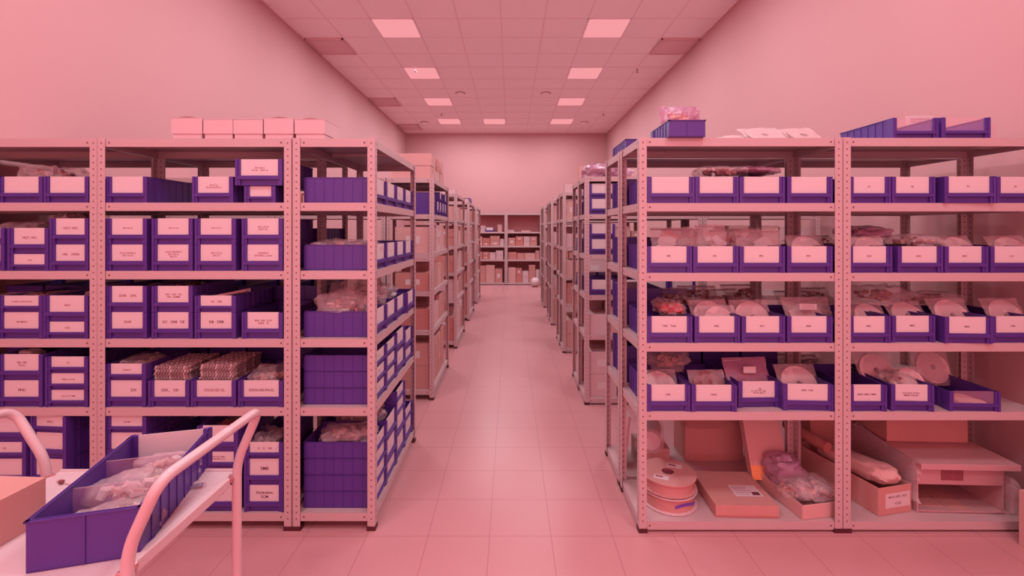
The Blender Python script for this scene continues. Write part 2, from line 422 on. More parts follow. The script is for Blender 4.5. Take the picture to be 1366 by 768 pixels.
column(*c4[1], LV_L[2], [(T, 'DC   DRB   DE', .018, 'inkb'), (T, 'DPR   ORE   DD\nDPS   DRMM', .012)], f'third shelf of {W}, second stack', group=g)
column(*c4[2], LV_L[2], [(T, 'DB   DBB', .019, 'inkb'), (S, 'CB    DBB', .014)], f'third shelf of {W}, third stack', group=g)
column(*c4[3], LV_L[2], [(T, 'BHR  DBS  DCR\nDBRK   EI', .013)], f'third shelf of {W}, right end', group=g)
column(139, 195, LV_L[1], [(T, '            DX', .021, 'inkb'), (S, 'DIAMANT', .010)], f'fourth shelf of {W}, left stack', group=g)
column(197, 253, LV_L[1], [(T, 'D50...   DD', .019, 'inkb')], f'fourth shelf of {W}, full of trays', group=g)
column(255, 314, LV_L[1], [(T, 'DD50-SD-SL', .020)], f'fourth shelf of {W}, full of trays', group=g)
column(318, 377, LV_L[1], [(T, 'DD50-HD-PN-SL', .018, 'inkb')], f'fourth shelf of {W}, right end', group=g)
column(140, 195, LV_L[0], [(T, ''), (T, ''), (T, ''), (S, 'DR-KMT', .010)], f'bottom shelf of {W}, left stack', group=g)
column(201, 256, LV_L[0], [(T, ''), (T, ''), (S, '')], f'bottom shelf of {W}, second stack', group=g)
column(263, 317, LV_L[0], [(T, 'Adapters\nCP', .015), (S, ''), (S, 'DB-ST(C)-SM-1\nDB6-SM-1-5-2', .011), (T, '')], f'bottom shelf of {W}, third stack', group=g)
column(325, 378, LV_L[0], [(T, 'Разъемы\nSCM', .020, 'inkb'), (T, 'SMB', .024, 'inkb'), (S, 'SS    RC    DM', .012)], f'bottom shelf of {W}, right stack', group=g)
# --- end rack facing the aisle: bins turned so that labels face +x
g = 'blue bins in the narrow end rack'
YE = [Y0+.155+.2275*i for i in range(4)]
def aisle_col(i, Z, hs, shelf, texts=None, out=0, side=1, XF=XJ[3]-.012, YC=None, w=.225, rack_n='narrow end rack', grp=g, d=.375):
    z = Z+.001
    nth = ['nearest', 'second', 'third', 'farthest'][i]
    n = len(hs)
    for j, h in enumerate(hs):
        ps = '' if n == 1 else ({0: 'bottom one, ', n-1: 'top one, '}.get(j, 'second up, ' if j == 1 else 'third up, '))
        make_bin(XF+out, (YC or YE)[i], z, f'blue bin facing aisle, {ps}{nth} on {shelf} shelf of {rack_n}', w=w, h=h, d=d, rz=side*PI/2,
                 text=(texts[j] if texts else None), size=.012, group=grp)
        z += h+.0005
for i in range(4): aisle_col(i, LV_L[4], [T], 'top', [['', '', 'TR-1\nTR-2', 'TS-1\nTS-4\nTS-8'][i]])
for i in range(4): aisle_col(i, LV_L[3], [T], 'second', [['', 'KR-4', '', ''][i]])
for i in range(4): aisle_col(i, LV_L[2], [T], 'third', out=.015 if i == 3 else 0)
for i, hs in enumerate(([S, S, S], [S, S, S], [T, T], [S, T])): aisle_col(i, LV_L[1], hs, 'fourth', ['RT\nRM', 'RK\nRV', 'KT\nRB'][:len(hs)])
for i, hs in enumerate(([S]*4, [S, T, T], [T, T, S, S], [T, S])): aisle_col(i, LV_L[0], hs, 'bottom', ['SK\nSM', 'SP\nST', 'SV\nSR', 'SB\nSD'][:len(hs)])
# --- right racks
YRF = Y0-.017+.008
def rrow(Z, cols, shelf, W, g):
    for i, c in enumerate(cols):
        px0, px1, tx = c[0], c[1], c[2]
        o = c[3] if len(c) > 3 else {}
        oo = dict(o); dy = oo.pop('dy', 0); hint = oo.pop('hint', ['leftmost', 'second', 'third', 'rightmost'][i]); sz = oo.pop('size', .013); ink = oo.pop('ink', 'inkb')
        a = f'labelled {rd(tx)}, ' if tx and len(rd(tx).split()) < 4 else ('with blank label, ' if oo.get('lab', True) and not tx else '')
        pxbin(px0, px1, Z+.001, f'blue bin {a}{hint} on {shelf} shelf of {W}', Y=YRF+dy, text=tx, size=sz, ink=ink, group=g, **oo)
W1 = 'right aisle rack'; W2 = 'farthest right rack'; g1 = 'blue bins in the right aisle rack'; g2 = 'blue bins in the farthest right rack'
rrow(LV_R[4], [(864, 926, ''), (928, 985, ''), (987, 1047, ''), (1050, 1111, '')], 'top', W1, g1)
rrow(LV_R[4], [(1133, 1189, 'C8', {'size': .012, 'ink': 'ink'}), (1190, 1248, 'C8', {'size': .012}), (1262, 1327, 'R1', {'dy': -.02, 'rz': -.04, 'size': .012}), (1330, 1385, 'R2', {'size': .012})], 'top', W2, g2)
rrow(LV_R[3], [(863, 923, 'PPS'), (925, 985, 'PP1'), (987, 1047, 'PP2'), (1050, 1111, 'PPC')], 'second', W1, g1)
rrow(LV_R[3], [(1133, 1190, '0603', {'ink': 'ink'}), (1198, 1258, '0402', {'ink': 'ink'}), (1260, 1319, '0805', {'ink': 'ink'}), (1322, 1382, '1210', {'ink': 'ink'})], 'second', W2, g2)
rrow(LV_R[2], [(863, 924, 'T302    T356'), (927, 987, '0402'), (989, 1048, '0411'), (1050, 1111, '0603')], 'third', W1, g1)
rrow(LV_R[2], [(1133, 1189, '0601'), (1190, 1248, '0805', {'dy': .012}), (1262, 1323, '0803', {'dy': -.015, 'rz': -.05}), (1324, 1384, '1206')], 'third', W2, g2)
rrow(LV_R[1], [(863, 921, '1206'), (923, 983, '1206A', {'dy': -.004}), (985, 1041, '       KES\n1K, 4.9KT 3K, 5.6K\n     15K 9K, 200, 2.1', {'dy': .05, 'size': .010, 'rz': .03}), (1046, 1111, '0402  1206', {'dy': .008, 'rz': -.05, 'tdz': .018})], 'fourth', W1, g1)
rrow(LV_R[1], [(1133, 1184, 'SMAF, SMA7, SMB5', {'size': .012}), (1190, 1245, 'ECH, ECE, ECWU\nSERIES VALUES', {'size': .011, 'dy': .002, 'rz': -.05}), (1268, 1334, '', {'lab': False, 'h': .10, 'rz': -.04, 'hint': 'with clear front pane, low, rightmost'})], 'fourth', W2, g2)
# bins standing on the tops of the right racks
make_bin(sX(913, Y0), Y0+.28-.03, LV_R[5]+.001, 'blue bin seen from behind on top of right aisle rack, silver bags inside', w=.19, h=.085, d=.29, rz=PI, lab=True, group='bins on top of the right racks')
make_bin(.81, YB2+.03, LV_R[5]+.001, 'blue bin on top of the back to back rack beside the aisle', w=.21, h=.092, d=.36, rz=PI, group='bins on top of the right racks')
make_bin(2.075, Y0+.012, LV_R[5]+.001, 'empty open blue bin on top of farthest right rack, paper sheet behind', w=.235, h=.108, d=.38, lab=False, group='bins on top of the right racks')
make_bin(2.325, Y0+.004, LV_R[5]+.001, 'open blue bin on top of farthest right rack, right one of the pair', w=.25, h=.108, d=.38, lab=False, group='bins on top of the right racks')
# bins in the back to back racks, fronts away from the viewer
gb = 'bins in the back to back racks'
ords = ['first', 'second', 'third', 'fourth']
lvn = ['bottom', 'fourth', 'third', 'second', 'top']
for (xa, xb, LV, nm, skip) in ((XRR[0], XRR[1], LV_R, 'behind right aisle rack', set()), (XRR[1], XRR[2], LV_R, 'behind farthest right rack', 'all'),
                         (XJ[1], XJ[2], LV_L, 'behind trolley rack', set()), (XJ[0], XJ[1], LV_L, 'behind far left rack', set())):
    if skip == 'all': continue
    for li in (1, 2, 3, 4):
        for i in range(4):
            if nm == 'behind right aisle rack' and i > 0 and li in (2, 3, 4): continue
            if nm == 'behind trolley rack' and li == 3 and i < 3: continue
            if nm == 'behind trolley rack' and li == 4 and i in (1, 2, 3): continue
            x = xa+.045+.115+i*.2325
            hs = [T] if li == 4 or nm == 'behind right aisle rack' and li > 2 else [T, S]
            if nm == 'behind right aisle rack' and i == 0 and li in (3, 4): hs = [S, S]
            z = LV[li]+.001
            for j, h in enumerate(hs):
                make_bin(x, YB2-.012, z, f'blue bin seen from behind, {ords[i]} from left, {["lower","upper"][j]} on {lvn[li]} shelf {nm}', w=.225, h=h, d=.36, rz=PI, group=gb); z += h+.0005

# ------------------------------------------------------------------ bags, reels, cartons
_cache = {}
def blob_me(key, *a, **k):
    if key not in _cache:
        b = MB(); b.blob(*a, **k); _cache[key] = b.mesh('film', True)
    return _cache[key]
def cards_me(rx, ry, rz_, seed, m='label'):
    k = ('cards', rx, ry, rz_, seed, m)
    if k in _cache: return _cache[k]
    rnd = random.Random(seed*13+1); b = MB()
    for i in range(7):
        w, h = rnd.uniform(.3, .6)*rx, rnd.uniform(.5, 1.1)*rz_
        tf = Matrix.Translation((rnd.uniform(-.5, .5)*rx, rnd.uniform(-.4, .5)*ry, rnd.uniform(-.3, .15)*rz_)) @ Matrix.Rotation(rnd.uniform(-.8, .8), 4, 'Y') @ Matrix.Rotation(rnd.uniform(-.6, .2), 4, 'X')
        b.box(-w, w, -.002, .002, -h*.5, h*.5, m if i % 3 else 'card2', tf)
    _cache[k] = b.mesh('contents'); return _cache[k]
def bits_me(rx, ry, rz_, seed, mats):
    k = ('bits', rx, ry, rz_, seed, tuple(mats))
    if k in _cache: return _cache[k]
    rnd = random.Random(seed*17+3); b = MB()
    for i in range(46):
        q = Vector((rnd.gauss(0, .42), rnd.gauss(0, .42), rnd.uniform(-.75, .65)))
        if q.xy.length > .9: q.xy = q.xy.normalized()*.85
        a = rnd.uniform(.010, .020); c = rnd.uniform(.004, .010); e = rnd.uniform(.004, .012)
        tf = Matrix.Translation((q.x*rx, q.y*ry, q.z*rz_*(1-.5*q.xy.length))) @ Matrix.Rotation(rnd.uniform(0, 6), 4, 'Z') @ Matrix.Rotation(rnd.uniform(-1, 1), 4, 'X')
        b.box(-a, a, -c, c, -e, e, mats[i % len(mats)], tf)
    _cache[k] = b.mesh('contents'); return _cache[k]
def inner_me(rx, ry, rz_, seed, inner):
    if inner == 'cards': return cards_me(rx, ry, rz_, seed)
    if inner == 'parts': return bits_me(rx, ry, rz_, seed, ['white', 'card', 'parts', 'dark'])
    if inner == 'dark': return bits_me(rx, ry, rz_, seed, ['dark', 'card3', 'parts'])
    if inner == 'white': return bits_me(rx, ry, rz_, seed, ['white', 'label', 'card2'])
    return None
def zipbag(px, ytop, Y, w, h, label, seed, tilt=72, rz=0, film='film', inner='cards', group='flat zip bags of parts'):
    """flat zip bag standing in a bin; px, ytop its top edge seen at depth Y"""
    rt = math.radians(tilt); zt = sZ(ytop, Y)
    t = thing('zip_bag', label, 'bag', (sX(px, Y), Y, zt-h/2*math.sin(rt)), rz, group, rx=rt)
    link('film', bag_sheet(w, h, seed, film), t)
    b = MB(); b.box(-w*.48, w*.48, h*.40, h*.412, -.003, .003, 'white'); b.box(-w*.48, w*.48, h*.43, h*.436, -.003, .003, 'white'); link('zip_strip', b.mesh('zip_strip'), t)
    if inner == 'reel':
        link('reel', reel_me(min(w, h)*.42, .012), t, (0, -h*.06, -.006)); link('wound_tape', wound_me(min(w, h)*.42, .012), t, (0, -h*.06, -.006))
    elif inner:
        rnd = random.Random(seed); b = MB(); mm = {'cards': ['label', 'label', 'card2'], 'parts': ['card', 'parts', 'white', 'dark'], 'dark': ['dark', 'card3', 'parts']}[inner]
        n = 4 if inner == 'cards' else 26
        for i in range(n):
            if inner == 'cards': a, c = rnd.uniform(.10, .2)*w, rnd.uniform(.14, .26)*h
            else: a, c = rnd.uniform(.02, .06)*w, rnd.uniform(.02, .05)*w
            tf = Matrix.Translation((rnd.uniform(-.28, .28)*w, rnd.uniform(-.34, .14)*h, rnd.uniform(-.004, .004))) @ Matrix.Rotation(rnd.uniform(-.7, .7), 4, 'Z')
            b.box(-a, a, -c, c, -.0015, .0015 if inner == 'cards' else .005, mm[i % len(mm)], tf)
        link('contents', b.mesh('contents'), t)
    return t
def bag(X, Y, Z, rx, ry, rz_, label, seed=1, rot=0, film='film', inner='parts', group='plastic bags of parts', name='plastic_bag', cat='bag', tilt=0):
    t = thing(name, label, cat, (X, Y, Z+rz_*.8), rot, group, rx=tilt)
    link('film', blob_me(('f', rx, ry, rz_, seed, film), rx, ry, rz_, film, seed=seed, amp=.35, freq=5), t)
    if inner:
        me = inner_me(rx*.85, ry*.8, rz_*.8, seed, inner)
        if me: link('contents', me, t)
        else: link('contents', blob_me(('c', rx, ry, rz_, seed, inner), rx*.82, ry*.8, rz_*.72, inner, c=(0, 0, -rz_*.12), seed=seed+5, amp=.4, freq=9, n1=30, n2=18), t)
    return t
def reel_mb(r, th, m='reel', hub=.22):
    b = MB(); f = .0018
    for z in (0, th-f): b.lathe([(r*.16, z), (r, z), (r, z+f), (r*.16, z+f)], m, 40)
    b.lathe([(r*.16, 0), (r*.16, th), (r*hub, th), (r*hub, 0)], m, 24)
    return b
def reel_me(r, th, m='reel'):
    k = ('r', r, th, m)
    if k not in _cache: _cache[k] = reel_mb(r, th, m).mesh('flanges', True)
    return _cache[k]
def wound_me(r, th, m='parts'):
    k = ('w', r, th, m)
    if k not in _cache:
        b = MB(); b.lathe([(r*.23, .002), (r*.86, .002), (r*.86, th-.002), (r*.23, th-.002)], m, 36); _cache[k] = b.mesh('wound_tape', True)
    return _cache[k]
def bag_sheet(w, h, seed, film='film'):
    k = ('s', w, h, seed, film)
    if k in _cache: return _cache[k]
    b = MB(); n = 14; kk = b.mi(film)
    for side in (1, -1):
        n0 = len(b.v)
        for i in range(n+1):
            for j in range(n+1):
                u, v = i/n-.5, j/n-.5
                e = (1-(2*abs(u))**4)*(1-(2*abs(v))**4)
                q = noise.noise(Vector((u*4+seed, v*4, side*2)))*.010 + noise.noise(Vector((u*11, v*11+seed, side*3)))*.004
                b.v.append((u*w, v*h, side*(.011*e)+q+(.02*u*v)))
        for i in range(n):
            for j in range(n):
                a = n0+i*(n+1)+j; b.f.append((a, a+1, a+n+2, a+n+1)); b.m.append(kk)
    _cache[k] = b.mesh('film', True); return _cache[k]
def bagged_reel(X, Y, Z, label, r=.09, tilt=50, rz=0, seed=1, m='reel', film='film', tape='parts', group='bagged component reels'):
    """X, Y, Z centre of the reel; tilt from lying flat"""
    t = thing('bagged_reel', label, 'component reel', (X, Y, Z), rz, group, rx=math.radians(tilt))
    link('reel', reel_me(r, .013, m), t, (0, 0, -.0065))
    link('wound_tape', wound_me(r, .013, tape), t, (0, 0, -.0065))
    link('film', bag_sheet(r*2.25, r*2.25, seed, film), t)
    return t
def carton(X, Y, Z, w, d, h, label, rz=0, m='card', lid=False, group='cartons', name='carton', tape=True, lab=None, openf=False, cat='box', flap_ang=None):
    """X, Y middle of the footprint"""
    t = thing(name, label, cat, (X, Y, Z), rz, group)
    b = MB(); x, y = w/2, d/2
    if openf:
        th = .004
        b.box(-x, x, -y, y, 0, th, m); b.box(-x, x, -y, -y+th, th, h, m); b.box(-x, x, y-th, y, th, h, m)
        b.box(-x, -x+th, -y+th, y-th, th, h, m); b.box(x-th, x, -y+th, y-th, th, h, m)
    else:
        b.box(-x, x, -y, y, 0, h, m)
        b.box(-x+.001, x-.001, -.0012, .0012, h, h+.0006, 'kraft')
    bo = bevel(link('body', b.mesh('body'), t), .002, 1)
    if openf and flap_ang:
        for (s, ax) in flap_ang:
            b = MB(); L = min(w, d)*.42
            fl = None
            if s in ('-y', '+y'):
                sg = -1 if s == '-y' else 1
                b.box(-x+.003, x-.003, 0, sg*L if sg > 0 else .0035, -.0 if sg > 0 else 0, .0035, m) if sg > 0 else b.box(-x+.003, x-.003, -L, 0, 0, .0035, m)
                fl = link('flap', b.mesh('flap'), t, (0, sg*y, h), (sg*math.radians(ax), 0, 0))
            else:
                sg = -1 if s == '-x' else 1
                if sg > 0: b.box(0, L, -y+.003, y-.003, 0, .0035, m)
                else: b.box(-L, 0, -y+.003, y-.003, 0, .0035, m)
                fl = link('flap', b.mesh('flap'), t, (sg*x, 0, h), (0, -sg*math.radians(ax), 0))
    if lid:
        b = MB(); e = .0045; hh = lid
        b.box(-x-e, x+e, -y-e, y+e, h-.001, h+.003, m); 
        b.box(-x-e, x+e, -y-e, -y-.0005, h-hh, h, m); b.box(-x-e, x+e, y+.0005, y+e, h-hh, h, m)
        b.box(-x-e, -x-.0005, -y, y, h-hh, h, m); b.box(x+.0005, x+e, -y, y, h-hh, h, m)
        link('lid', b.mesh('lid'), t)
    if tape and not openf:
        b = MB(); b.box(-x-.0008, x+.0008, -.024, .024, h+.0005, h+.0012, 'tape')
        b.box(-x-.0014, -x-.0002, -.024, .024, h-.06 if h > .08 else h*.5, h, 'tape'); b.box(x+.0002, x+.0014, -.024, .024, h-.06 if h > .08 else h*.5, h, 'tape')
        link('tape_strip', b.mesh('tape'), t)
    if lab:      # (x, z, w, h) of a paper label on the front, plus optional text
        b = MB(); b.box(lab[0]-lab[2]/2, lab[0]+lab[2]/2, -y-.0012, -y-.0002, lab[1]-lab[3]/2, lab[1]+lab[3]/2, 'label')
        l = link('paper_label', b.mesh('paper_label'), t)
        if len(lab) > 4: lettering(l, lab[4], lab[5], (lab[0], -y-.0016, lab[1]), ink='inkb')
    return t

# white boxes on top of the left racks
for i, (a, c, yt) in enumerate(((228, 268, 156), (271, 309, 158), (311, 349, 158), (352, 390, 156.5), (393, 432, 158))):
    Y = Y0+.03; x0, x1 = sX(a, Y), sX(c, Y); zt = sZ(yt, Y)
    carton((x0+x1)/2, Y+.11, LV_L[5], x1-x0-.004, .20, zt-LV_L[5]-.004,
           f'flat white lidded box on top of left racks, {["leftmost","second from left","third from left","fourth from left","rightmost"][i]}', m='cardw', lid=sZ(yt, Y)-sZ(178, Y)-.004, tape=False, group='white boxes on the left racks', name='white_box')
for o_ in [o for o in bpy.data.objects if o.name.startswith('white_box')]:
    if o_.name.split('.')[-1] in ('white_box', '003', '004'):
        b = MB(); hh = .123 if o_.name != 'white_box' else .13
        zz = max(v.co.z for c in o_.children if c.name.startswith('lid') for v in c.data.vertices)
        pts = [(-.055+.11*i/10, .0065*math.sin(PI*i/10)) for i in range(11)]
        for i in range(10):
            (a0, z0), (a1, z1) = pts[i], pts[i+1]
            b.quad([(a0, -.098, zz), (a1, -.098, zz), (a1, -.098, zz+z1), (a0, -.098, zz+z0)], 'dark')  # shade in the gap under the raised flap, put in as dark colour
            b.quad([(a0, -.098, zz+z0), (a1, -.098, zz+z1), (a1, .06, zz+z1*.9+.0003), (a0, .06, zz+z0*.9+.0003)], 'cardw')
        link('lid_flap', b.mesh('lid_flap'), o_)
# bags on and in the left bins
def pbag(px, py, Y, w, h, d, label, seed, film='film', inner='parts', tilt=0, rot=0):
    """px, py centre of the bag as it stands at depth Y"""
    return bag(sX(px, Y), Y, sZ(py, Y)-h*.8, w, d, h, label, seed, film=film, inner=inner, tilt=tilt, rot=rot)
S2 = lambda li, LV=LV_L: LV[li]
pbag(75, 235, Y0+.17, .13, .05, .11, 'crumpled clear bag showing above right bin, top shelf of far left rack', 3)
pbag(45, 310, Y0+.16, .10, .055, .11, 'shiny clear bag in labelled bin, second shelf of far left rack', 4)
pbag(105, 291, Y0+.2, .09, .03, .10, 'dark bag lying above the right stack, second shelf of far left rack', 5, inner='dark')
pbag(60, 396, Y0+.2, .20, .03, .12, 'flat brownish bag above bins, third shelf of far left rack', 6, inner='dark')
pbag(42, 472, Y0+.12, .035, .03, .05, 'small pale paper bag peeking out of bin, fourth shelf of far left rack', 7, inner=None, film='white')
pbag(155, 386, Y0+.2, .09, .03, .12, 'clear bag of parts above the first stack, third shelf by trolley', 8, inner='dark')
pbag(235, 384, Y0+.2, .13, .03, .12, 'clear bag of parts above the second stack, third shelf by trolley', 9, inner='dark')
pbag(190, 487, Y0+.16, .085, .055, .10, 'clear bag of small parts in upper left bin, fourth shelf by trolley', 10)
pbag(360, 505, Y0+.15, .085, .07, .10, 'clear bag bulging from the rightmost bin, fourth shelf by trolley', 11)
pbag(357, 590, Y0+.15, .085, .06, .10, 'crumpled clear bag on the bottom right stack behind the trolley', 12, inner='white')
pbag(300, 568, Y0+.2, .06, .035, .08, 'red bag of parts on the third bottom stack behind trolley', 13, inner='red')
pbag(33, 568, Y0+.2, .05, .03, .06, 'pale bag on the left bottom stack of far left rack', 14)
# clear tube lying on the third stack
t = thing('plastic_tube', 'long clear plastic tube lying on third stack, third shelf by trolley', 'tube', (sX(295, Y0+.1), Y0+.1, sZ(394, Y0+.1)), .35, ry=-.18)
b = MB(); b.tube([(-.14, 0, 0), (.14, 0, 0)], .011, 'film', 12, cap=False); link('tube_wall', b.mesh('tube', True), t)
b = MB(); b.tube([(-.13, 0, 0), (.12, 0, 0)], .007, 'parts', 8); link('contents', b.mesh('tube_contents', True), t)
# stacks of clear component trays
b = MB(); b.box(-.09, .09, -.13, .13, 0, .0015, 'clearp')
for i in range(12):
    for j in range(16):
        x = -.082+i*.0149; y = -.12+j*.016; b.box(x-.004, x+.004, y-.0048, y+.0048, .002, .0088, 'reel' if (i*7+j*3) % 5 == 0 else 'clearp')  # every fifth bump is pale: glints on the clear plastic put into the colour

tray_me = b.mesh('tray')
def trays(px, n, z, Y, nm, rz=0):
    for i in range(n):
        o = link('component_tray', tray_me, None, (sX(px, Y)+random.uniform(-.006, .006), Y+.14+random.uniform(-.006, .006), z+i*.0092), (0, 0, rz+random.uniform(-.02, .02)))
        tag(o, f'clear ribbed component tray stacked {nm}', 'tray', f'clear trays {nm}')
trays(226, 21, LV_L[1]+.006, YBF+.022, 'in the bin labelled D50 DD')
trays(288, 22, LV_L[1]+.006, YBF+.022, 'in the bin labelled DD50-SD-SL')
# bags in the end rack
def ebag(Y, Z, rx, ry, rz_, label, seed, **k): return bag(-.89, Y, Z, rx, ry, rz_, label, seed, **k)
ebag(YE[0], LV_L[2]+.05, .13, .09, .10, 'crumpled clear bag heaped in nearest bin, third shelf of end rack', 21)
ebag(YE[1], LV_L[2]+.06, .14, .09, .12, 'tall clear bag heaped in second bin, third shelf of end rack', 22)
ebag(YE[2], LV_L[2]+.05, .13, .09, .09, 'clear bag in third bin, third shelf of end rack', 23)
ebag(YE[0], LV_L[3]+.09, .15, .08, .035, 'thin dark bag lying in nearest bin, second shelf of end rack', 24, inner='dark')
ebag(YE[2], LV_L[4]+.06, .08, .08, .07, 'brown bag standing in third bin, top shelf of end rack', 25, inner='card')
ebag(YE[0], LV_L[0]+.30, .14, .08, .045, 'clear bag with pale parts on nearest bottom stack of end rack', 26)
ebag(YE[1], LV_L[0]+S+2*T-.03, .14, .08, .05, 'clear bag on second bottom stack of end rack', 27)
ebag(YE[2], LV_L[0]+2*T+S*2-.02, .13, .08, .04, 'red brown bag on third bottom stack of end rack', 28, inner='card3')

# reels and bags in the right racks
def rr(px, ytop, Y, r, tilt, label, seed, rz=0, **k):
    rt = math.radians(tilt); zt = sZ(ytop, Y)
    return bagged_reel(sX(px, Y), Y, zt-r*math.sin(rt), label, r, tilt, rz, seed, **k)
Yr = Y0+.12
rows = [
 (1, 883, 300, 'pale flat bag'), ]
rr(1077, 316, Yr, .085, 62, 'white reel rising from bin PPC, second shelf of right aisle rack', 1)
rr(1160, 317, Yr, .08, 60, 'white reel rising from bin 0603, second shelf of farthest right rack', 2)
rr(1280, 317, Yr, .075, 55, 'bagged white reel in bin 0805, second shelf of farthest right rack', 3)
rr(1350, 317, Yr, .09, 60, 'white reel rising from rightmost bin, second shelf of farthest right rack', 4)
rr(948, 404, Yr, .09, 55, 'white reel behind another in bin 0402, third shelf of right aisle rack', 5)
rr(960, 411, Yr-.05, .08, 60, 'white reel in front in bin 0402, third shelf of right aisle rack', 6)
rr(1003, 404, Yr, .09, 62, 'white reel in bin 0411, third shelf of right aisle rack', 7)
rr(1078, 406, Yr, .085, 60, 'bagged white reel in bin 0603, third shelf of right aisle rack', 8)
rr(1160, 408, Yr+.02, .08, 55, 'white reel lying in leftmost bin, third shelf of farthest right rack', 9)
rr(1212, 406, Yr+.02, .085, 50, 'bagged reel in second bin, third shelf of farthest right rack', 10)
rr(1270, 402, Yr, .09, 58, 'bagged white reel in turned bin, third shelf of farthest right rack', 11)
rr(1342, 402, Yr, .09, 62, 'large white reel in rightmost bin, third shelf of farthest right rack', 12)
rr(880, 500, Yr, .09, 50, 'bagged white reel in leftmost bin 1206, fourth shelf of right aisle rack', 13)
rr(945, 499, Yr-.03, .085, 60, 'dark bagged reel in second bin, fourth shelf of right aisle rack', 14, m='dark', tape='dark')
rr(1066, 492, Yr, .095, 58, 'large bagged white reel in turned bin, fourth shelf of right aisle rack', 15)
rr(1168, 474, Yr+.08, .09, 65, 'round bagged reel standing high in bin, fourth shelf of farthest right rack', 16)
rr(1243, 470, Yr+.17, .09, 68, 'pale reel standing at the back, fourth shelf of farthest right rack', 17)
rr(1215, 494, Yr-.02, .06, 50, 'small bagged reel in second bin, fourth shelf of farthest right rack', 18)
zipbag(898, 303, Yr+.02, .24, .15, 'flat clear bag with white cards in bin PPS, second shelf of right aisle rack', 31, 66)
zipbag(915, 304, Yr+.10, .22, .15, 'flat clear bag behind another in bin PPS, second shelf of right aisle rack', 231, 60, .1, inner='parts')
zipbag(948, 299, Yr+.02, .16, .16, 'upright zip bag with cards in bin PP1, second shelf of right aisle rack', 32, 76, -.06)
zipbag(972, 305, Yr+.09, .20, .15, 'crumpled flat bag leaning in bin PP1, second shelf of right aisle rack', 232, 60, .15, inner='parts')
zipbag(1012, 306, Yr+.02, .24, .15, 'square clear bag with white paper in bin PP2, second shelf of right aisle rack', 33, 74)
zipbag(996, 304, Yr+.10, .20, .15, 'brownish flat bag at back of bin PP2, second shelf of right aisle rack', 233, 62, .1, inner='dark')
pbag(1218, 322, Yr+.03, .10, .035, .11, 'flat crumpled clear bag in bin 0402, second shelf of farthest right rack', 34)
pbag(960, 229, Yr, .12, .025, .10, 'thin dark bag lying over bins, top shelf of right aisle rack', 35, inner='dark')
pbag(1005, 229, Yr+.04, .10, .022, .10, 'thin grey bag over third bin, top shelf of right aisle rack', 36, film='film2', inner='dark')
pbag(893, 409, Yr+.03, .07, .04, .10, 'crumpled bag with red tip in bin T302, third shelf of right aisle rack', 37, inner='red')
zipbag(1077, 397, Yr+.0, .25, .15, 'wide clear bag with printed slip, third shelf of right aisle rack', 38, 64, inner='cards')
zipbag(996, 479, Yr+.03, .24, .17, 'grey antistatic bag with white sticker, fourth shelf of right aisle rack', 39, 62, .05, film='film2', inner='parts')
pbag(890, 480, Yr+.16, .10, .06, .09, 'dark clear bag at the back left, fourth shelf of right aisle rack', 40, inner='dark')
pbag(1192, 505, Yr-.01, .06, .035, .08, 'crumpled clear bag between first bins, fourth shelf of farthest right rack', 41)
pbag(1170, 392, Yr+.18, .14, .05, .10, 'dark flat bags piled at back left, third shelf of farthest right rack', 42, inner='dark')
pbag(1235, 398, Yr+.18, .14, .04, .10, 'dark flat bags piled at back middle, third shelf of farthest right rack', 43, inner='dark')
pbag(1150, 310, Yr+.17, .11, .035, .10, 'grey bag behind the reel, second shelf of farthest right rack', 44, film='film2', inner='dark')
pbag(1290, 535, Y0+.10, .05, .02, .08, 'small brown parts in low clear-front bin, farthest right rack', 45, film='card2', inner=None)
for q, (px, yt, Y, w_, tl, rz_, inn, lv) in enumerate((
    (895, 385, 2.90, .26, 40, .1, 'parts', 'third'), (930, 382, 2.94, .24, 35, -.2, 'dark', 'third'), (965, 386, 2.92, .26, 45, .2, 'parts', 'third'), (990, 380, 2.93, .24, 35, 0, 'dark', 'third'), (1064, 388, 2.92, .26, 50, -.1, 'parts', 'third'), (1085, 384, 2.90, .24, 45, .1, 'dark', 'third'),
    (885, 474, 2.90, .24, 55, .2, 'dark', 'fourth'), (925, 470, 2.94, .26, 45, -.2, 'parts', 'fourth'), (970, 478, 2.92, .26, 60, .1, 'parts', 'fourth'), (1064, 474, 2.92, .26, 50, -.1, 'dark', 'fourth'), (1085, 482, 2.88, .22, 40, .3, 'cards', 'fourth'),
    (905, 305, 2.96, .20, 50, 0, 'dark', 'second'), (1095, 314, 2.92, .20, 30, .1, 'dark', 'second'))):
    zipbag(px, yt, Y, w_, .15, f'{["brownish","dull red","greyish","dark"][q%4]} flat bag behind the front bins, {lv} level, {["far left","left","centre left","centre","centre right","far right"][min(5,int((px-860)/42))]} of right aisle rack', 250+q, tl, rz_, inner=inn)
for q, (px, py, Y, sx_, lvl) in enumerate(((880, 425, 2.95, .12, 'third'), (950, 428, 2.97, .14, 'third'), (982, 425, 2.95, .11, 'third'), (1085, 425, 2.93, .10, 'third'), (890, 512, 2.95, .12, 'fourth'), (960, 512, 2.95, .14, 'fourth'), (1068, 512, 2.95, .13, 'fourth'))):
    pbag(px, py-16, Y, sx_, .08, .07, f'lumpy brown bag low behind the bins, {lvl} shelf level, {["left","centre left","centre right","right"][q%4]}, right aisle rack', 270+q, inner='parts')
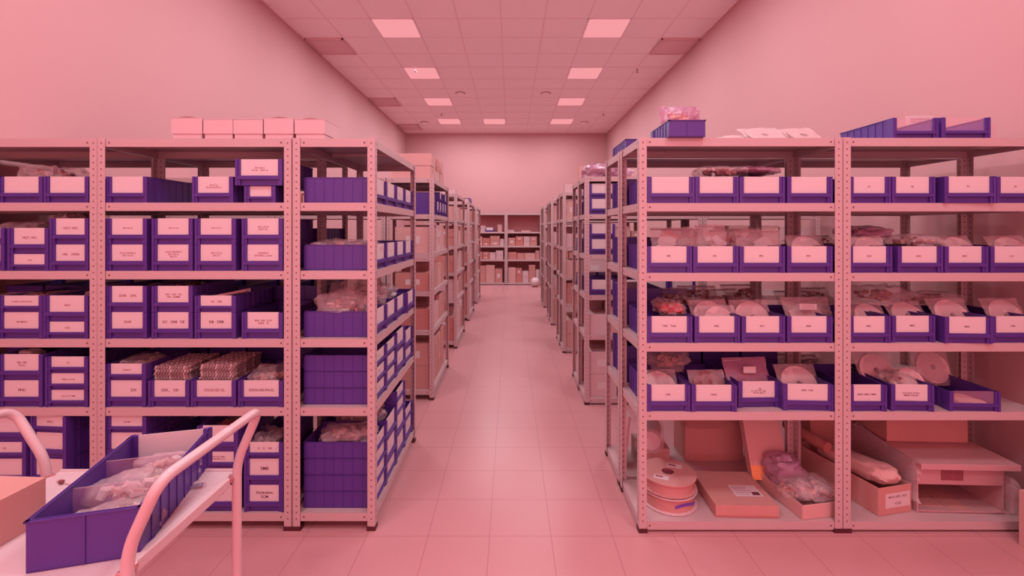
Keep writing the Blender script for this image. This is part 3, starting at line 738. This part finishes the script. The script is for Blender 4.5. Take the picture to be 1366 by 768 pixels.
# printed slip
b = MB(); b.box(-.045, .045, -.0005, .0005, -.014, .014, 'label')
t = thing('paper_slip', 'small printed slip standing on the wide bag, third shelf of right aisle rack', 'paper', (sX(1078, Yr-.05), Yr-.05, sZ(409, Yr-.05)), rx=.0)
sl = link('slip', b.mesh('slip'), t); lettering(sl, 'CHIP 0603K 47\nVALUE CK-CHIP', .010, (0, -.001, 0))
t = thing('paper_sticker', 'white sticker on the grey antistatic bag, fourth shelf of right aisle rack', 'sticker', (sX(1000, Yr-.01), Yr-.01, sZ(493, Yr-.01)))
b = MB(); b.box(-.033, .033, -.0005, .0005, -.017, .017, 'label'); link('sheet', b.mesh('sticker'), t)
# on top of the right racks
for i, (px, r, tl) in enumerate(((985, .09, 22), (1020, .10, 33), (1072, .09, 36))):
    Y = Y0+.24; rt = math.radians(tl)
    bagged_reel(sX(px, Y), Y, LV_R[5]+r*math.sin(rt)+.008, f'white bagged reel tilted on top of right aisle rack, {["left","middle","right"][i]} one', r, tl, .1*(i-1), 60+i, m='reel_dimmed', tape='reel_dimmed')
for i, (px, py, w, rz) in enumerate(((905, 158, .10, .05), (912, 160, .085, -.1))):
    Y = Y0+.10+.03*i
    t = thing('silver_bag', f'shiny silver bag standing in the bin on top, {["taller one behind","shorter one in front"][1-i]}', 'bag', (sX(px, Y), Y, sZ(py, Y)), rz, 'silver bags', rx=PI/2-.15)
    link('film', bag_sheet(w*2, .10+.03*(1-i), 70+i, 'film2'), t); link('contents', bag_sheet(w*1.7, .07, 75+i, 'parts'), t, (0, 0, .0))
Y = Y0+.2
t = thing('paper_sheet', 'large printed paper sheet leaning behind the open blue bins on top right', 'paper', (sX(1228, Y), Y, sZ(166, Y)), rx=-.1)
b = MB(); b.box(-.08, .08, -.0006, .0006, -.06, .05, 'label'); q = link('sheet', b.mesh('sheet'), t)
lettering(q, 'SEE REVERSE SIDE\nCHIP CAPACITOR\n \nSEE REVERSE SIDE\nCHIP RESISTOR', .014, (0, -.0012, .0))
t = thing('glass_sheet', 'thin pale sheet lying behind bins on top of farthest right rack', 'sheet', (sX(1290, Y+.06), Y+.06, LV_R[5]+.003))
b = MB(); b.box(-.16, .16, -.0015, .0015, 0, .125, 'cardw'); link('panel', b.mesh('sheet'), t)

# ---- bottom shelf of the right racks
ZB = LV_R[0]+.001
X, Y = sX(890, 2.51), 2.49
for i, (z, hgt, m, mt, nm) in enumerate(((ZB, .085, 'white', 'card', 'white rimmed reel with blue tape, lower of pair'), (ZB+.088, .07, 'fibre', 'fibre', 'brown fibreboard reel with dark hub, upper of pair'))):
    r = .147
    t = thing('cable_reel', f'{nm}, bottom shelf of right aisle rack', 'cable reel', (X-.004*i, Y, z), group='large reels')
    b = MB()
    for zz in (.002, hgt-.008): b.lathe([(r*.22, zz), (r, zz), (r, zz+.006), (r*.22, zz+.006)], m, 56)
    link('flange', b.mesh('flange', True), t)
    b = MB(); b.lathe([(r*.22, .002), (r*.9, .008), (r*.9, hgt-.008), (r*.22, hgt-.002)], mt, 56); link('winding', b.mesh('winding', True), t)
    b = MB(); b.lathe([(r*.20, .001), (r*.215, .001), (r*.215, hgt-.001), (r*.20, hgt-.001)], 'dark', 24); b.lathe([(0, .004), (r*.2, .004), (r*.2, .012), (0, .012)], 'foot', 24); link('hub', b.mesh('hub', True), t)
    if i == 0:
        b = MB(); n = 30
        for q in range(n):
            a0 = math.radians(-95+q*3.2); a1 = math.radians(-95+(q+1)*3.2); rr_ = r*.915; z0 = .038+.010*math.sin(q*.22)
            z1 = .038+.010*math.sin((q+1)*.22)
            b.quad([(rr_*math.cos(a0), rr_*math.sin(a0), z0-.008), (rr_*math.cos(a1), rr_*math.sin(a1), z1-.008), (rr_*math.cos(a1), rr_*math.sin(a1), z1+.008), (rr_*math.cos(a0), rr_*math.sin(a0), z0+.008)], 'bluetape')
        link('blue_tape', b.mesh('blue_tape'), t)
    else:
        for lx, ly, w, d, rz in ((-.055, -.06, .075, .04, -.45), (.055, .055, .08, .045, -.35)):
            b = MB(); b.box(-w/2, w/2, -d/2, d/2, 0, .0008, 'label'); b.box(-w*.4, w*.1, -d*.1, d*.3, .0008, .001, 'ink'); link('paper_label', b.mesh('paper_label'), t, (lx, ly, hgt-.0018), (0, 0, rz))
# roll of film behind the reels
t = thing('film_roll', 'pale translucent roll of film lying behind the stacked reels', 'roll', (sX(868, 2.78), 2.80, ZB+.20), .25)
b = MB(); b.tube([(-.02, -.05, 0), (.10, .14, .0)], .075, 'film', 24); link('roll', b.mesh('film_roll', True), t)
b = MB(); b.tube([(-.02, -.045, 0), (.10, .135, .0)], .055, 'white', 24); link('core', b.mesh('roll_core', True), t)
carton(sX(868, 2.9), 2.92, ZB, .18, .22, .125, 'brown carton under the film roll behind the reels', m='card2', group='cartons on the right bottom shelf')
# white sheet leaning at aisle side
t = thing('catalogue_bundle', 'pale printed folder leaning by the aisle posts, bottom right', 'folder', (.70, 2.82, ZB), ry=.10)
b = MB(); b.box(0, .015, 0, .22, 0, .32, 'cardw'); link('cover', b.mesh('cover'), t)
b = MB(); b.box(-.0012, 0, .06, .15, .17, .26, 'label'); b.box(-.0016, -.0012, .08, .13, .20, .22, 'ink'); link('paper_label', b.mesh('paper_label'), t)
# big open carton
carton(sX(948, 2.95), 3.0, ZB, .37, .20, .285, 'big open brown carton with raised flaps behind the flat carton', m='card', openf=True, flap_ang=[('-y', -35), ('+y', 60), ('-x', 25), ('+x', 55)], group='cartons on the right bottom shelf')
# leaning slab carton
Y = 2.72; t = thing('carton', 'tall flat brown carton leaning back with orange corner, beside open carton', 'box', (sX(1027, 2.62), 2.60, ZB+.045), -.06, 'cartons on the right bottom shelf', rx=-.42, ry=.0)
b = MB(); b.box(-.105, .105, 0, .06, .0, .40, 'card2'); bevel(link('body', b.mesh('slab'), t), .003)
b = MB(); b.box(-.105, -.035, -.0012, -.0002, .0, .075, 'orange'); link('orange_print', b.mesh('orange_print'), t)
l = lettering(t, 'CN-D2\n- 4P', .022, (.03, -.0014, .10), ink='ink')
# flat carton lying in front
t = carton(sX(975, 2.52), 2.50, ZB, .32, .33, .062, 'flat brown carton with white address label, beside the stacked reels', rz=-.03, m='card', tape=False, group='cartons on the right bottom shelf')
b = MB(); b.box(-.02, .125, -.085, .02, .0632, .064, 'label')
for q in range(5): b.box(-.01, .06+.01*(q % 3), -.07+.017*q, -.066+.017*q, .064, .0643, 'ink')
b.box(.075, .115, -.075, -.045, .064, .0643, 'inkb'); link('paper_label', b.mesh('paper_label'), t)
b = MB(); b.box(-.158, .158, -.170, -.166, .008, .012, 'kraft'); link('front_flap', b.mesh('flap'), t)
# tray carton full of bags
t = carton(sX(1066, 2.48), 2.50, ZB, .23, .34, .075, 'open pale carton tray full of bagged parts, right of flat carton', rz=.16, m='card2', openf=True, group='cartons on the right bottom shelf')
for i, (dx, dy, dz, sx, sy, sz, sd, inn) in enumerate(((-.03, .07, .05, .09, .08, .08, 81, 'white'), (.04, -.05, .05, .09, .09, .055, 82, 'parts'), (-.05, -.04, .04, .07, .07, .05, 83, 'dark'))):
    bag(sX(1066, 2.48)+dx, 2.50+dy, ZB+dz, sx, sy, sz, f'clear bag of parts in the pale carton tray, {["back one","front right one","front left one"][i]}', sd, film='film' if i else 'film2', inner=inn)
# right rack bottom: long carton with rolled parcel
carton(sX(1135, 2.6), 2.62, ZB, .215, .52, .145, 'long open brown carton labelled YCZE, left on bottom shelf farthest right', rz=.22, m='card', openf=True, lab=(.015, .072, .16, .075, 'MCN, NFC, NCF\n \nYCZE', .017), group='cartons on the right bottom shelf')
t = thing('parcel', 'crumpled brown paper parcel lying in the long open carton', 'parcel', (sX(1137, 2.6), 2.58, ZB+.155), .25, rx=-.10)
b = MB(); b.blob(.065, .20, .045, 'card2', pw=.35, amp=.18, freq=4, seed=91, n1=32, n2=18); link('paper', b.mesh('parcel', True), t)
b = MB(); b.blob(.03, .16, .012, 'film', c=(0, -.01, .045), pw=.4, amp=.2, freq=5, seed=92); link('film', b.mesh('film', True), t)
carton(2.0, 2.98, ZB, .24, .20, .30, 'dark brown carton at the back behind the long open carton', m='card3', rz=.1, group='cartons on the right bottom shelf')
t = thing('paper_tube', 'grey tube lying at the back behind the long open carton', 'tube', (sX(1075, 2.8), 2.80, ZB+.20), .3)
b = MB(); b.tube([(0, -.14, 0), (0, .14, .03)], .032, 'kraft', 18); link('tube_wall', b.mesh('tube', True), t)
# metal enclosure wrapped in film
t = thing('metal_enclosure', 'pale metal equipment enclosure wrapped in film, bottom shelf farthest right', 'enclosure', (2.36, 2.37, ZB), -.04)
w, d, h = .47, .50, .27; x = w/2
b = MB(); b.box(-x, x, 0, d, 0, .006, 'galv'); b.box(-x, -x+.006, 0, d, .006, h-.01, 'galv'); b.box(x-.03, x-.024, .01, d, .006, h-.01, 'galv'); b.box(-x, x, d-.006, d, 0, h-.01, 'galv')
b.box(-x+.006, x-.03, 0, .005, 0, .012, 'galv'); link('housing', b.mesh('housing'), t)
b = MB(); b.box(-x-.004, x+.02, -.03, d, h-.012, h, 'galv'); b.box(-x-.004, x+.02, -.032, -.03, h-.03, h, 'galv'); bevel(link('top_plate', b.mesh('top_plate'), t), .003)
b = MB(); b.box(-x+.006, x-.03, .004, .016, h-.125, h-.014, 'galv'); b.box(-x+.006, x-.03, .016, d-.01, h-.125, h-.121, 'galv')
dr = bevel(link('drawer_front', b.mesh('drawer_front'), t), .002)
b = MB(); b.box(-.11, .0, .001, .004, h-.10, h-.035, 'dark'); link('window', b.mesh('window'), dr)
b = MB(); b.box(-.05, .06, .02, d-.05, .0062, .0085, 'card'); b.box(-.2, -.06, .05, d-.05, .0062, .0085, 'card'); link('liner', b.mesh('liner'), t)
for (cx, cy, cz, rx, ry, rz_, sd) in ((-x-.012, .26, .15, .012, .27, .12, 95), (x+.01, .03, .09, .02, .05, .09, 96)):
    b = MB(); b.blob(rx, ry, rz_, 'film', c=(cx, cy, cz), pw=.35, amp=.25, freq=4, seed=sd, n1=30, n2=20, flat=False); link('wrap_film', b.mesh('wrap', True), t)
carton(2.37, 2.70, ZB+.272, .44, .24, .185, 'large brown carton standing on the metal enclosure, flaps open', m='card', openf=True, flap_ang=[('-x', 20), ('+y', 50)], rz=-.05, group='cartons on the right bottom shelf')
carton(2.34, 3.0, ZB, .30, .16, .36, 'brown carton at the back behind the metal enclosure', m='card3', group='cartons on the right bottom shelf')
# carton on the floor at the right edge of the picture with bottle bag
t = carton(2.62, 2.075, 0, .29, .28, .27, 'brown carton on the floor at right edge with pink stripes', m='card2', group='cartons on the right floor')
b = MB(); b.box(-.1462, -.1452, -.10, .10, .17, .175, 'label'); b.box(-.1462, -.1452, -.10, .10, .185, .20, 'label'); link('stripe', b.mesh('stripe'), t)
bag(2.62, 2.08, .274, .12, .11, .10, 'bulging clear bag on the floor carton at right edge', 98, inner='cards')

# ------------------------------------------------------------------ farther blocks beside the aisle
ZS = LV_L
def filler(xa, xb, ya, yb, z, zmax, kinds, seed, where, grp, face='y'):
    """row of cartons across the front of a shelf"""
    rnd = random.Random(seed); x = xa; i = 0
    nth = ['first', 'second', 'third', 'fourth', 'fifth', 'sixth', 'seventh', 'eighth']
    ln = (xb-xa) if face == 'y' else (yb-ya)
    pos = 0
    while pos < ln-.10 and i < 8:
        w = min(rnd.uniform(.17, .30), ln-pos); h = rnd.uniform(.55, .9)*zmax; m = rnd.choice(kinds)
        if w < .1: break
        d = (yb-ya)*.8 if face == 'y' else (xb-xa)*.85
        if face == 'y': cx, cy, ww, dd = xa+pos+w/2, ya+.02+d/2, w-.012, d
        else: cx, cy, ww, dd = (xa+xb)/2, ya+pos+w/2, d, w-.012
        nst = 2 if h > .2 and rnd.random() < .5 else 1
        for s in range(nst):
            hh = h/nst-.003
            lb = f'brown carton, {nth[i]} on {where}' + ('' if nst == 1 else (', lower' if s == 0 else ', upper'))
            carton(cx, cy, z+.001+s*(hh+.003), ww, dd, hh, lb, m=m, group=grp, lab=(0, hh*.5, ww*.4, hh*.3) if rnd.random() < .4 else None, tape=rnd.random() < .6)
        pos += w; i += 1
# left side: end racks
ends = [4.09, 5.87, 7.65, 9.43]
lv5 = ['bottom', 'fourth', 'third', 'second', 'top']
cn = {4.09: 'second', 5.87: 'third', 7.65: 'fourth', 9.43: 'fifth'}
for yf in ends:
    n = cn[yf]
    rack(XJ[2], XJ[3], yf, yf+1.0, f'narrow grey end rack, {n} along the left of the aisle', LV_L)
    for li in range(5):
        gap = (LV_L[li+1]-LV_L[li])-.05
        wh = f'{lv5[li]} shelf of {n} left end rack'
        if yf == 4.09 and li == 4:
            Yc = [yf+.345+.172*i for i in range(4)]
            for i in range(4): aisle_col(i, LV_L[4], [T, .10] if i in (1, 3) else [T], 'top', YC=Yc, rack_n='second left end rack', grp='blue bins farther along the aisle', XF=XJ[3]-.012, w=.165)
            make_bin(-.905, yf+.235, LV_L[4]+.001, 'tall blue bin seen from behind on top shelf of second left end rack', w=.38, h=.20, d=.21, rz=PI, lab=True, group='blue bins farther along the aisle')
        else:
            filler(XJ[2]+.04, XJ[3]-.01, yf+.03, yf+.97, LV_L[li], gap, ['card', 'card2', 'card3', 'cardw'] if li > 1 else ['card', 'kraft', 'card2', 'cardw'], int(yf*10)+li, wh, 'cartons farther along the left of the aisle', 'x')
for i, (yy, z, m, w, h) in enumerate(((4.12, 0, 'card2', .24, .11), (4.38, 0, 'cardw', .22, .10), (4.64, 0, 'card2', .26, .11), (4.12, .115, 'card2', .25, .11), (4.40, .105, 'card', .22, .12), (4.66, .115, 'card2', .26, .12))):
    carton(-.90, yy+w/2, LV_L[5]+.001+z, .36, w-.01, h, f'carton on top of second left end rack, {["near","middle","far"][i%3]} one of {["lower","upper"][i//3]} layer', m=m, group='cartons on top of second left end rack', rz=.02*(i-2))
for i, (yy, m) in enumerate(((6.0, 'cardw'), (7.8, 'cardw'), (8.3, 'blue'))):
    if m == 'blue':
        make_bin(-.72, yy, LV_L[5]+.001, 'blue bin on top of the fourth left end rack', w=.25, h=.10, d=.35, rz=PI/2, group='blue bins farther along the aisle')
    else: carton(-.88, yy+.12, LV_L[5]+.001, .30, .24, .06, f'flat pale carton on top of {["third","fourth"][i]} left end rack', m=m, group='cartons on tops of far racks')
# rows that stand behind the first blocks, parallel to them
for k, (xa, xb) in enumerate(((-2.12, -1.12), (-3.12, -2.12))):
    nm = ['next to', 'beyond'][k]
    rack(xa, xb-.004, 4.09, 4.49, f'grey rack in the second left block, {nm} the end rack', LV_L)
    for li in range(5):
        if li == 3: continue
        filler(xa+.04, xb-.04, 4.11, 4.47, LV_L[li], LV_L[li+1]-LV_L[li]-.05, ['card', 'card2', 'cardw', 'card3'], 300+k*10+li, f'{lv5[li]} shelf, second left block rack {nm} end rack', 'cartons in the second left block')
# coloured knick-knack seen through the gap
for i, (dx, m) in enumerate(((0, 'orange'), (.05, 'red'), (.10, 'parts'))):
    bag(-1.35+dx*2.2, 4.2, LV_L[3]+.001, .055, .05, .05, f'small {["orange","red","mottled"][i]} bag seen through the end rack, second left block', 120+i, film=m, inner=None)
# right side blocks
blocks = [(3.98, 'second'), (5.65, 'third'), (7.3, 'fourth'), (8.95, 'fifth')]
for yf, n in blocks:
    rack(XRR[0], XRR[1], yf, yf+.4, f'grey front rack of the {n} block on the right of the aisle', LV_R)
    rack(XRR[0], XRR[1], yf+.405, yf+.805, f'grey back rack of the {n} block on the right of the aisle', LV_R)
    for li in range(5):
        gap = LV_R[li+1]-LV_R[li]-.05
        if yf == 3.98 and li in (2, 3, 4):
            for i in range(4):
                hs = {4: [T, T], 3: [T, T] if i == 0 else [T], 2: [T]}[li]; z = LV_R[li]+.001
                for j, h in enumerate(hs):
                    if li != 2 or True:
                        make_bin(XRR[0]+.155+i*.235, yf+.012, z, f'blue bin, {ords[i]} from aisle, {["lower","upper"][j]} on {lv5[li]} shelf of second right block', w=.228, h=h, d=.36, group='blue bins in the second right block',
                                 text='DT20' if (li == 2 and i == 1) else None, ink='inkb'); z += h+.0005
            for i in range(2):
                make_bin(XRR[0]+.155+i*.235, yf+.79, LV_R[li]+.001, f'blue bin facing away, {ords[i]} from aisle, {lv5[li]} shelf, back of second right block', w=.228, h=T, d=.36, rz=PI, group='blue bins in the second right block')
        else:
            filler(XRR[0]+.04, XRR[1]-.04, yf+.02, yf+.38, LV_R[li], gap, ['card', 'card2', 'cardw', 'card3', 'white'], int(yf*7)+li, f'{lv5[li]} shelf, front of {n} right block', f'cartons in the {n} right block')
            filler(XRR[0]+.04, XRR[1]-.5, yf+.43, yf+.78, LV_R[li], gap, ['card', 'card2', 'card3'], int(yf*9)+li, f'{lv5[li]} shelf, back of {n} right block', f'cartons in the {n} right block')
rack(XRR[1]+.002, XRR[2], 3.98, 4.38, 'grey rack of the second right block beside the right wall', LV_R)
for li in (0, 1, 3): filler(XRR[1]+.05, XRR[2]-.04, 4.0, 4.36, LV_R[li], LV_R[li+1]-LV_R[li]-.05, ['card', 'cardw', 'card2'], 500+li, f'{lv5[li]} shelf, wall rack of second right block', 'cartons in the second right block')
bag(.80, 4.22, LV_R[5]+.001, .12, .14, .07, 'crumpled grey bags on top of second right block', 131, film='film2', inner='parts')
bag(.98, 4.25, LV_R[5]+.001, .12, .14, .06, 'crumpled bluish bag on top of second right block', 132, film='film2', inner='dark')
carton(.82, 4.6, LV_R[5]+.001, .28, .25, .16, 'small brown carton on top of back rack, second right block', m='card2', group='cartons on tops of far racks')
carton(.80, 5.8, LV_R[5]+.001, .24, .22, .10, 'pale carton on top of third right block', m='cardw', group='cartons on tops of far racks')
carton(.86, 7.4, LV_R[5]+.001, .30, .22, .08, 'pale carton on top of fourth right block', m='cardw', group='cartons on tops of far racks')

# far rack across the end of the aisle
YB_ = 12.58
LVB = [.06, .70, 1.08, 1.47, 1.98]
fx = [-1.10, -.12, .86, 1.84]
for k in range(3):
    t = rack(fx[k], fx[k+1]-.004, YB_, YB_+.55, f'{["left","middle","right"][k]} grey rack across the far end of the aisle', LVB, group='racks at the far end')
    b = MB(); b.box(-.47, .47, .268, .271, .05, 1.98, 'panel'); link('back_panel', b.mesh('back_panel'), t)
    for li in range(4):
        if k < 2 and li == 3:
            for q, (xx, ww, hh, m) in enumerate(((.34, .14, .17, 'cardw'), (.52, .20, .12, 'blue'), (.80, .12, .20, 'card2')) if k == 0 else ((.12, .20, .05, 'cardw'), (.55, .25, .04, 'card2'))):
                if m == 'blue': make_bin(fx[k]+xx, YB_+.03, LVB[3]+.001, 'blue bin on the top shelf of the left far end rack', w=.24, h=.12, d=.3, group='blue bins farther along the aisle')
                else: carton(fx[k]+xx, YB_+.2, LVB[3]+.001, ww, .2, hh, f'small pale box, {ords[q]} on top shelf, {["left","middle"][k]} far end rack', m=m, group='boxes in the far end racks')
        else:
            filler(fx[k]+.05, fx[k+1]-.05, YB_+.03, YB_+.5, LVB[li], LVB[li+1]-LVB[li]-.08, ['card', 'card2', 'cardw', 'card3', 'kraft'], 700+k*10+li, f'{["bottom","third","second","top"][li]} shelf of {["left","middle","right"][k]} far end rack', 'boxes in the far end racks')
# white ball and low pallet by the far rack
t = thing('plastic_ball', 'white round bundle on floor before the middle far rack', 'bundle', (sX(714, 12.2), 12.2, .12)); b = MB(); b.blob(.12, .12, .12, 'white', pw=1, amp=.12, freq=6, seed=9, flat=False); link('film', b.mesh('ball', True), t)

# ------------------------------------------------------------------ trolley
def smooth_path(pts, rad=.06, n=7):
    P = [Vector(p) for p in pts]; out = [P[0]]
    for i in range(1, len(P)-1):
        a, c, e = P[i-1], P[i], P[i+1]
        r1 = min(rad, (a-c).length*.48, (e-c).length*.48)
        p0 = c+(a-c).normalized()*r1; p2 = c+(e-c).normalized()*r1
        for k in range(n+1):
            s = k/n; out.append(p0*(1-s)**2 + c*2*s*(1-s) + p2*s*s)
    out.append(P[-1]); return out
YN1, YN2 = 1.075, 1.505; XT1, XT2 = -.905, -1.535; ZD = .72
t = thing('trolley', 'white tubular hand trolley carrying a blue bin, in the left foreground', 'trolley', ((XT1+XT2)/2, (YN1+YN2)/2, 0))
cx, cy = t.location.x, t.location.y
def handle(xleg, dirx, lean):
    zt = .94
    pts = [(xleg, YN1, .10), (xleg, YN1, .775), (xleg+dirx*lean, YN1+.0, zt), (xleg+dirx*lean, YN2, zt), (xleg, YN2, .765), (xleg, YN2, .10)]
    sp = smooth_path(pts, .05)
    b = MB(); b.tube([(p.x-cx, p.y-cy, p.z) for p in sp], .0138, 'tube', 20); return link('handle_frame', b.mesh('handle', True), t)
h1 = handle(XT1, 1, .075); h2 = handle(XT2, -1, .11)
b = MB(); b.tube([(XT1+.075-cx, YN2-.20-cy, .94), (XT1+.075-cx, YN2-.17-cy, .94)], .0142, 'white', 20); link('sleeve', b.mesh('sleeve', True), h1)
x0, x1, y0, y1 = XT2-cx+.014, XT1-cx-.014, YN1-cy-.02, YN2-cy+.03
for z, nm in ((ZD, 'deck'), (.18, 'lower_deck')):
    b = MB(); b.box(x0, x1, y0, y1, z-.018, z, 'deck'); bevel(link(nm, b.mesh('deck'), t), .003)
b = MB()
for yy in (y0-.002, y1+.002): b.box(x0-.0, x1, yy-.006, yy+.006, ZD-.024, ZD+.004, 'tube')
b.box(x1-.014, x1+.012, YN1-cy+.03, YN2-cy-.03, ZD-.022, ZD+.010, 'tube'); b.box(x0-.012, x0+.014, YN1-cy+.03, YN2-cy-.03, ZD-.022, ZD+.010, 'tube')
bevel(link('edge_rail', b.mesh('edge_rail'), t), .004)
for xx in (x1+.006, x0-.006):
    for yy, s in ((YN1-cy, 1), (YN2-cy, -1)):
        b = MB(); b.tube([(xx, yy+s*.03, ZD), (xx, yy+s*.012, ZD)], [.011, .006], 'steel', 12); b.tube([(xx-.016, yy, ZD), (xx+.018, yy, ZD)], .006, 'steel', 10); link('bracket', b.mesh('bracket', True), t)
for xx in (XT1-cx, XT2-cx):
    for yy in (YN1-cy, YN2-cy):
        b = MB(); b.tube([(xx-.014, yy, .055), (xx+.014, yy, .055)], .055, 'foot', 24); w = link('wheel', b.mesh('wheel', True), t)
        b = MB(); b.box(xx-.020, xx-.015, yy-.02, yy+.02, .045, .12, 'steel'); b.box(xx+.015, xx+.020, yy-.02, yy+.02, .045, .12, 'steel'); b.box(xx-.02, xx+.02, yy-.02, yy+.02, .115, .12, 'steel'); link('fork', b.mesh('fork'), w)
# the bin on the trolley: front turned away
w, d, h = .238, .475, .125
ang = math.atan2(-.124, .469)      # long axis
near = Vector(((-1.153-.913)/2, (1.084+1.118)/2)); far = Vector(((-1.277-1.042)/2, (1.556+1.585)/2))
ax = (far-near).normalized(); far = near+ax*d
rz = math.atan2(ax.y, ax.x)-PI/2
tb = thing('storage_bin', 'large blue bin with clear dividers lying on the trolley, back towards viewer', 'storage bin', (far.x, far.y, ZD+.001), rz+PI)
body, lm = bin_meshes(w, h, d, True)
link('body', body, tb); link('label_card', lm, tb)
for yy in (.16, .31):
    b = MB(); b.box(-w/2+.008, w/2-.008, yy, yy+.0015, .01, h-.012, 'pane'); b.box(-w/2+.008, w/2-.008, yy-.0004, yy+.0019, h-.0135, h-.012, 'film'); link('divider', b.mesh('divider'), tb)
def inbin(u, v, z): # u across, v from the front (far) end
    return (far.x + (-ax.y)*u*-1 - ax.x*v, far.y + ax.x*u*-1 - ax.y*v, z)
for i, (u, v, rx_, ry_, rz_, sd) in enumerate(((.02, .11, .085, .04, .045, 141), (-.01, .235, .095, .05, .046, 142), (.02, .37, .09, .045, .040, 143))):
    p = inbin(u, v, ZD+.012)
    bag(p[0], p[1], p[2], rx_, ry_, rz_, f'clear bag of pink parts in the trolley bin, {["far","middle","near"][i]} compartment', sd, rot=rz+.2, inner='white' if i < 2 else 'parts')
# carton on the trolley
carton(-1.315-.19, 1.294-.19+.0, ZD+.001, .38, .37, .118, 'closed brown carton on the trolley at left picture edge', rz=-.06, m='card3' if False else 'card', group='cartons on the trolley')
# small packet on the deck
t = thing('small_packet', 'small white packet with blue print on trolley deck near far handle leg', 'packet', (sX(258, 1.44), 1.44, ZD+.001), .4)
b = MB(); b.blob(.035, .022, .010, 'film', pw=.4, amp=.2, seed=151); link('film', b.mesh('film', True), t)
b = MB(); b.box(-.028, .028, -.016, -.004, .002, .008, 'blue'); b.box(-.028, .028, .0, .012, .002, .008, 'white'); link('contents', b.mesh('contents'), t)
t = thing('small_packet', 'flat white packet on trolley deck beside the blue bin', 'packet', (sX(95, 1.46), 1.47, ZD+.001), -.2)
b = MB(); b.blob(.06, .02, .008, 'white', pw=.4, amp=.15, seed=152); link('film', b.mesh('film', True), t)
b = MB(); b.box(-.03, -.015, -.024, -.016, .001, .012, 'dark'); link('clip', b.mesh('clip'), t)

# ------------------------------------------------------------------ world, camera
w = bpy.data.worlds.new('world'); sc.world = w; w.use_nodes = True
bg = w.node_tree.nodes['Background']; bg.inputs[0].default_value = (1, .37, .42, 1); bg.inputs[1].default_value = 2.4
cam = bpy.data.cameras.new('camera'); co = bpy.data.objects.new('camera', cam); COL.objects.link(co)
co.location = (0, 0, CZ); co.rotation_euler = (PI/2, 0, 0)
cam.sensor_width = 36; cam.lens = F/1366*36
cam.shift_x = (683-VX)/1366; cam.shift_y = -(384-HY)/1366
cam.clip_start = .05
sc.camera = co
sc.view_settings.view_transform = 'Standard'; sc.view_settings.look = 'None'
sc.view_settings.gamma = 1; sc.view_settings.use_curve_mapping = False
sc.view_settings.exposure = 0.0
for l, v in LABELS.items():
    if len(v) > 1 and not l.startswith('clear ribbed'): print('DUPLABEL', l, len(v))
    if not 4 <= len(l.split()) <= 16: print('LABELLEN', len(l.split()), l)
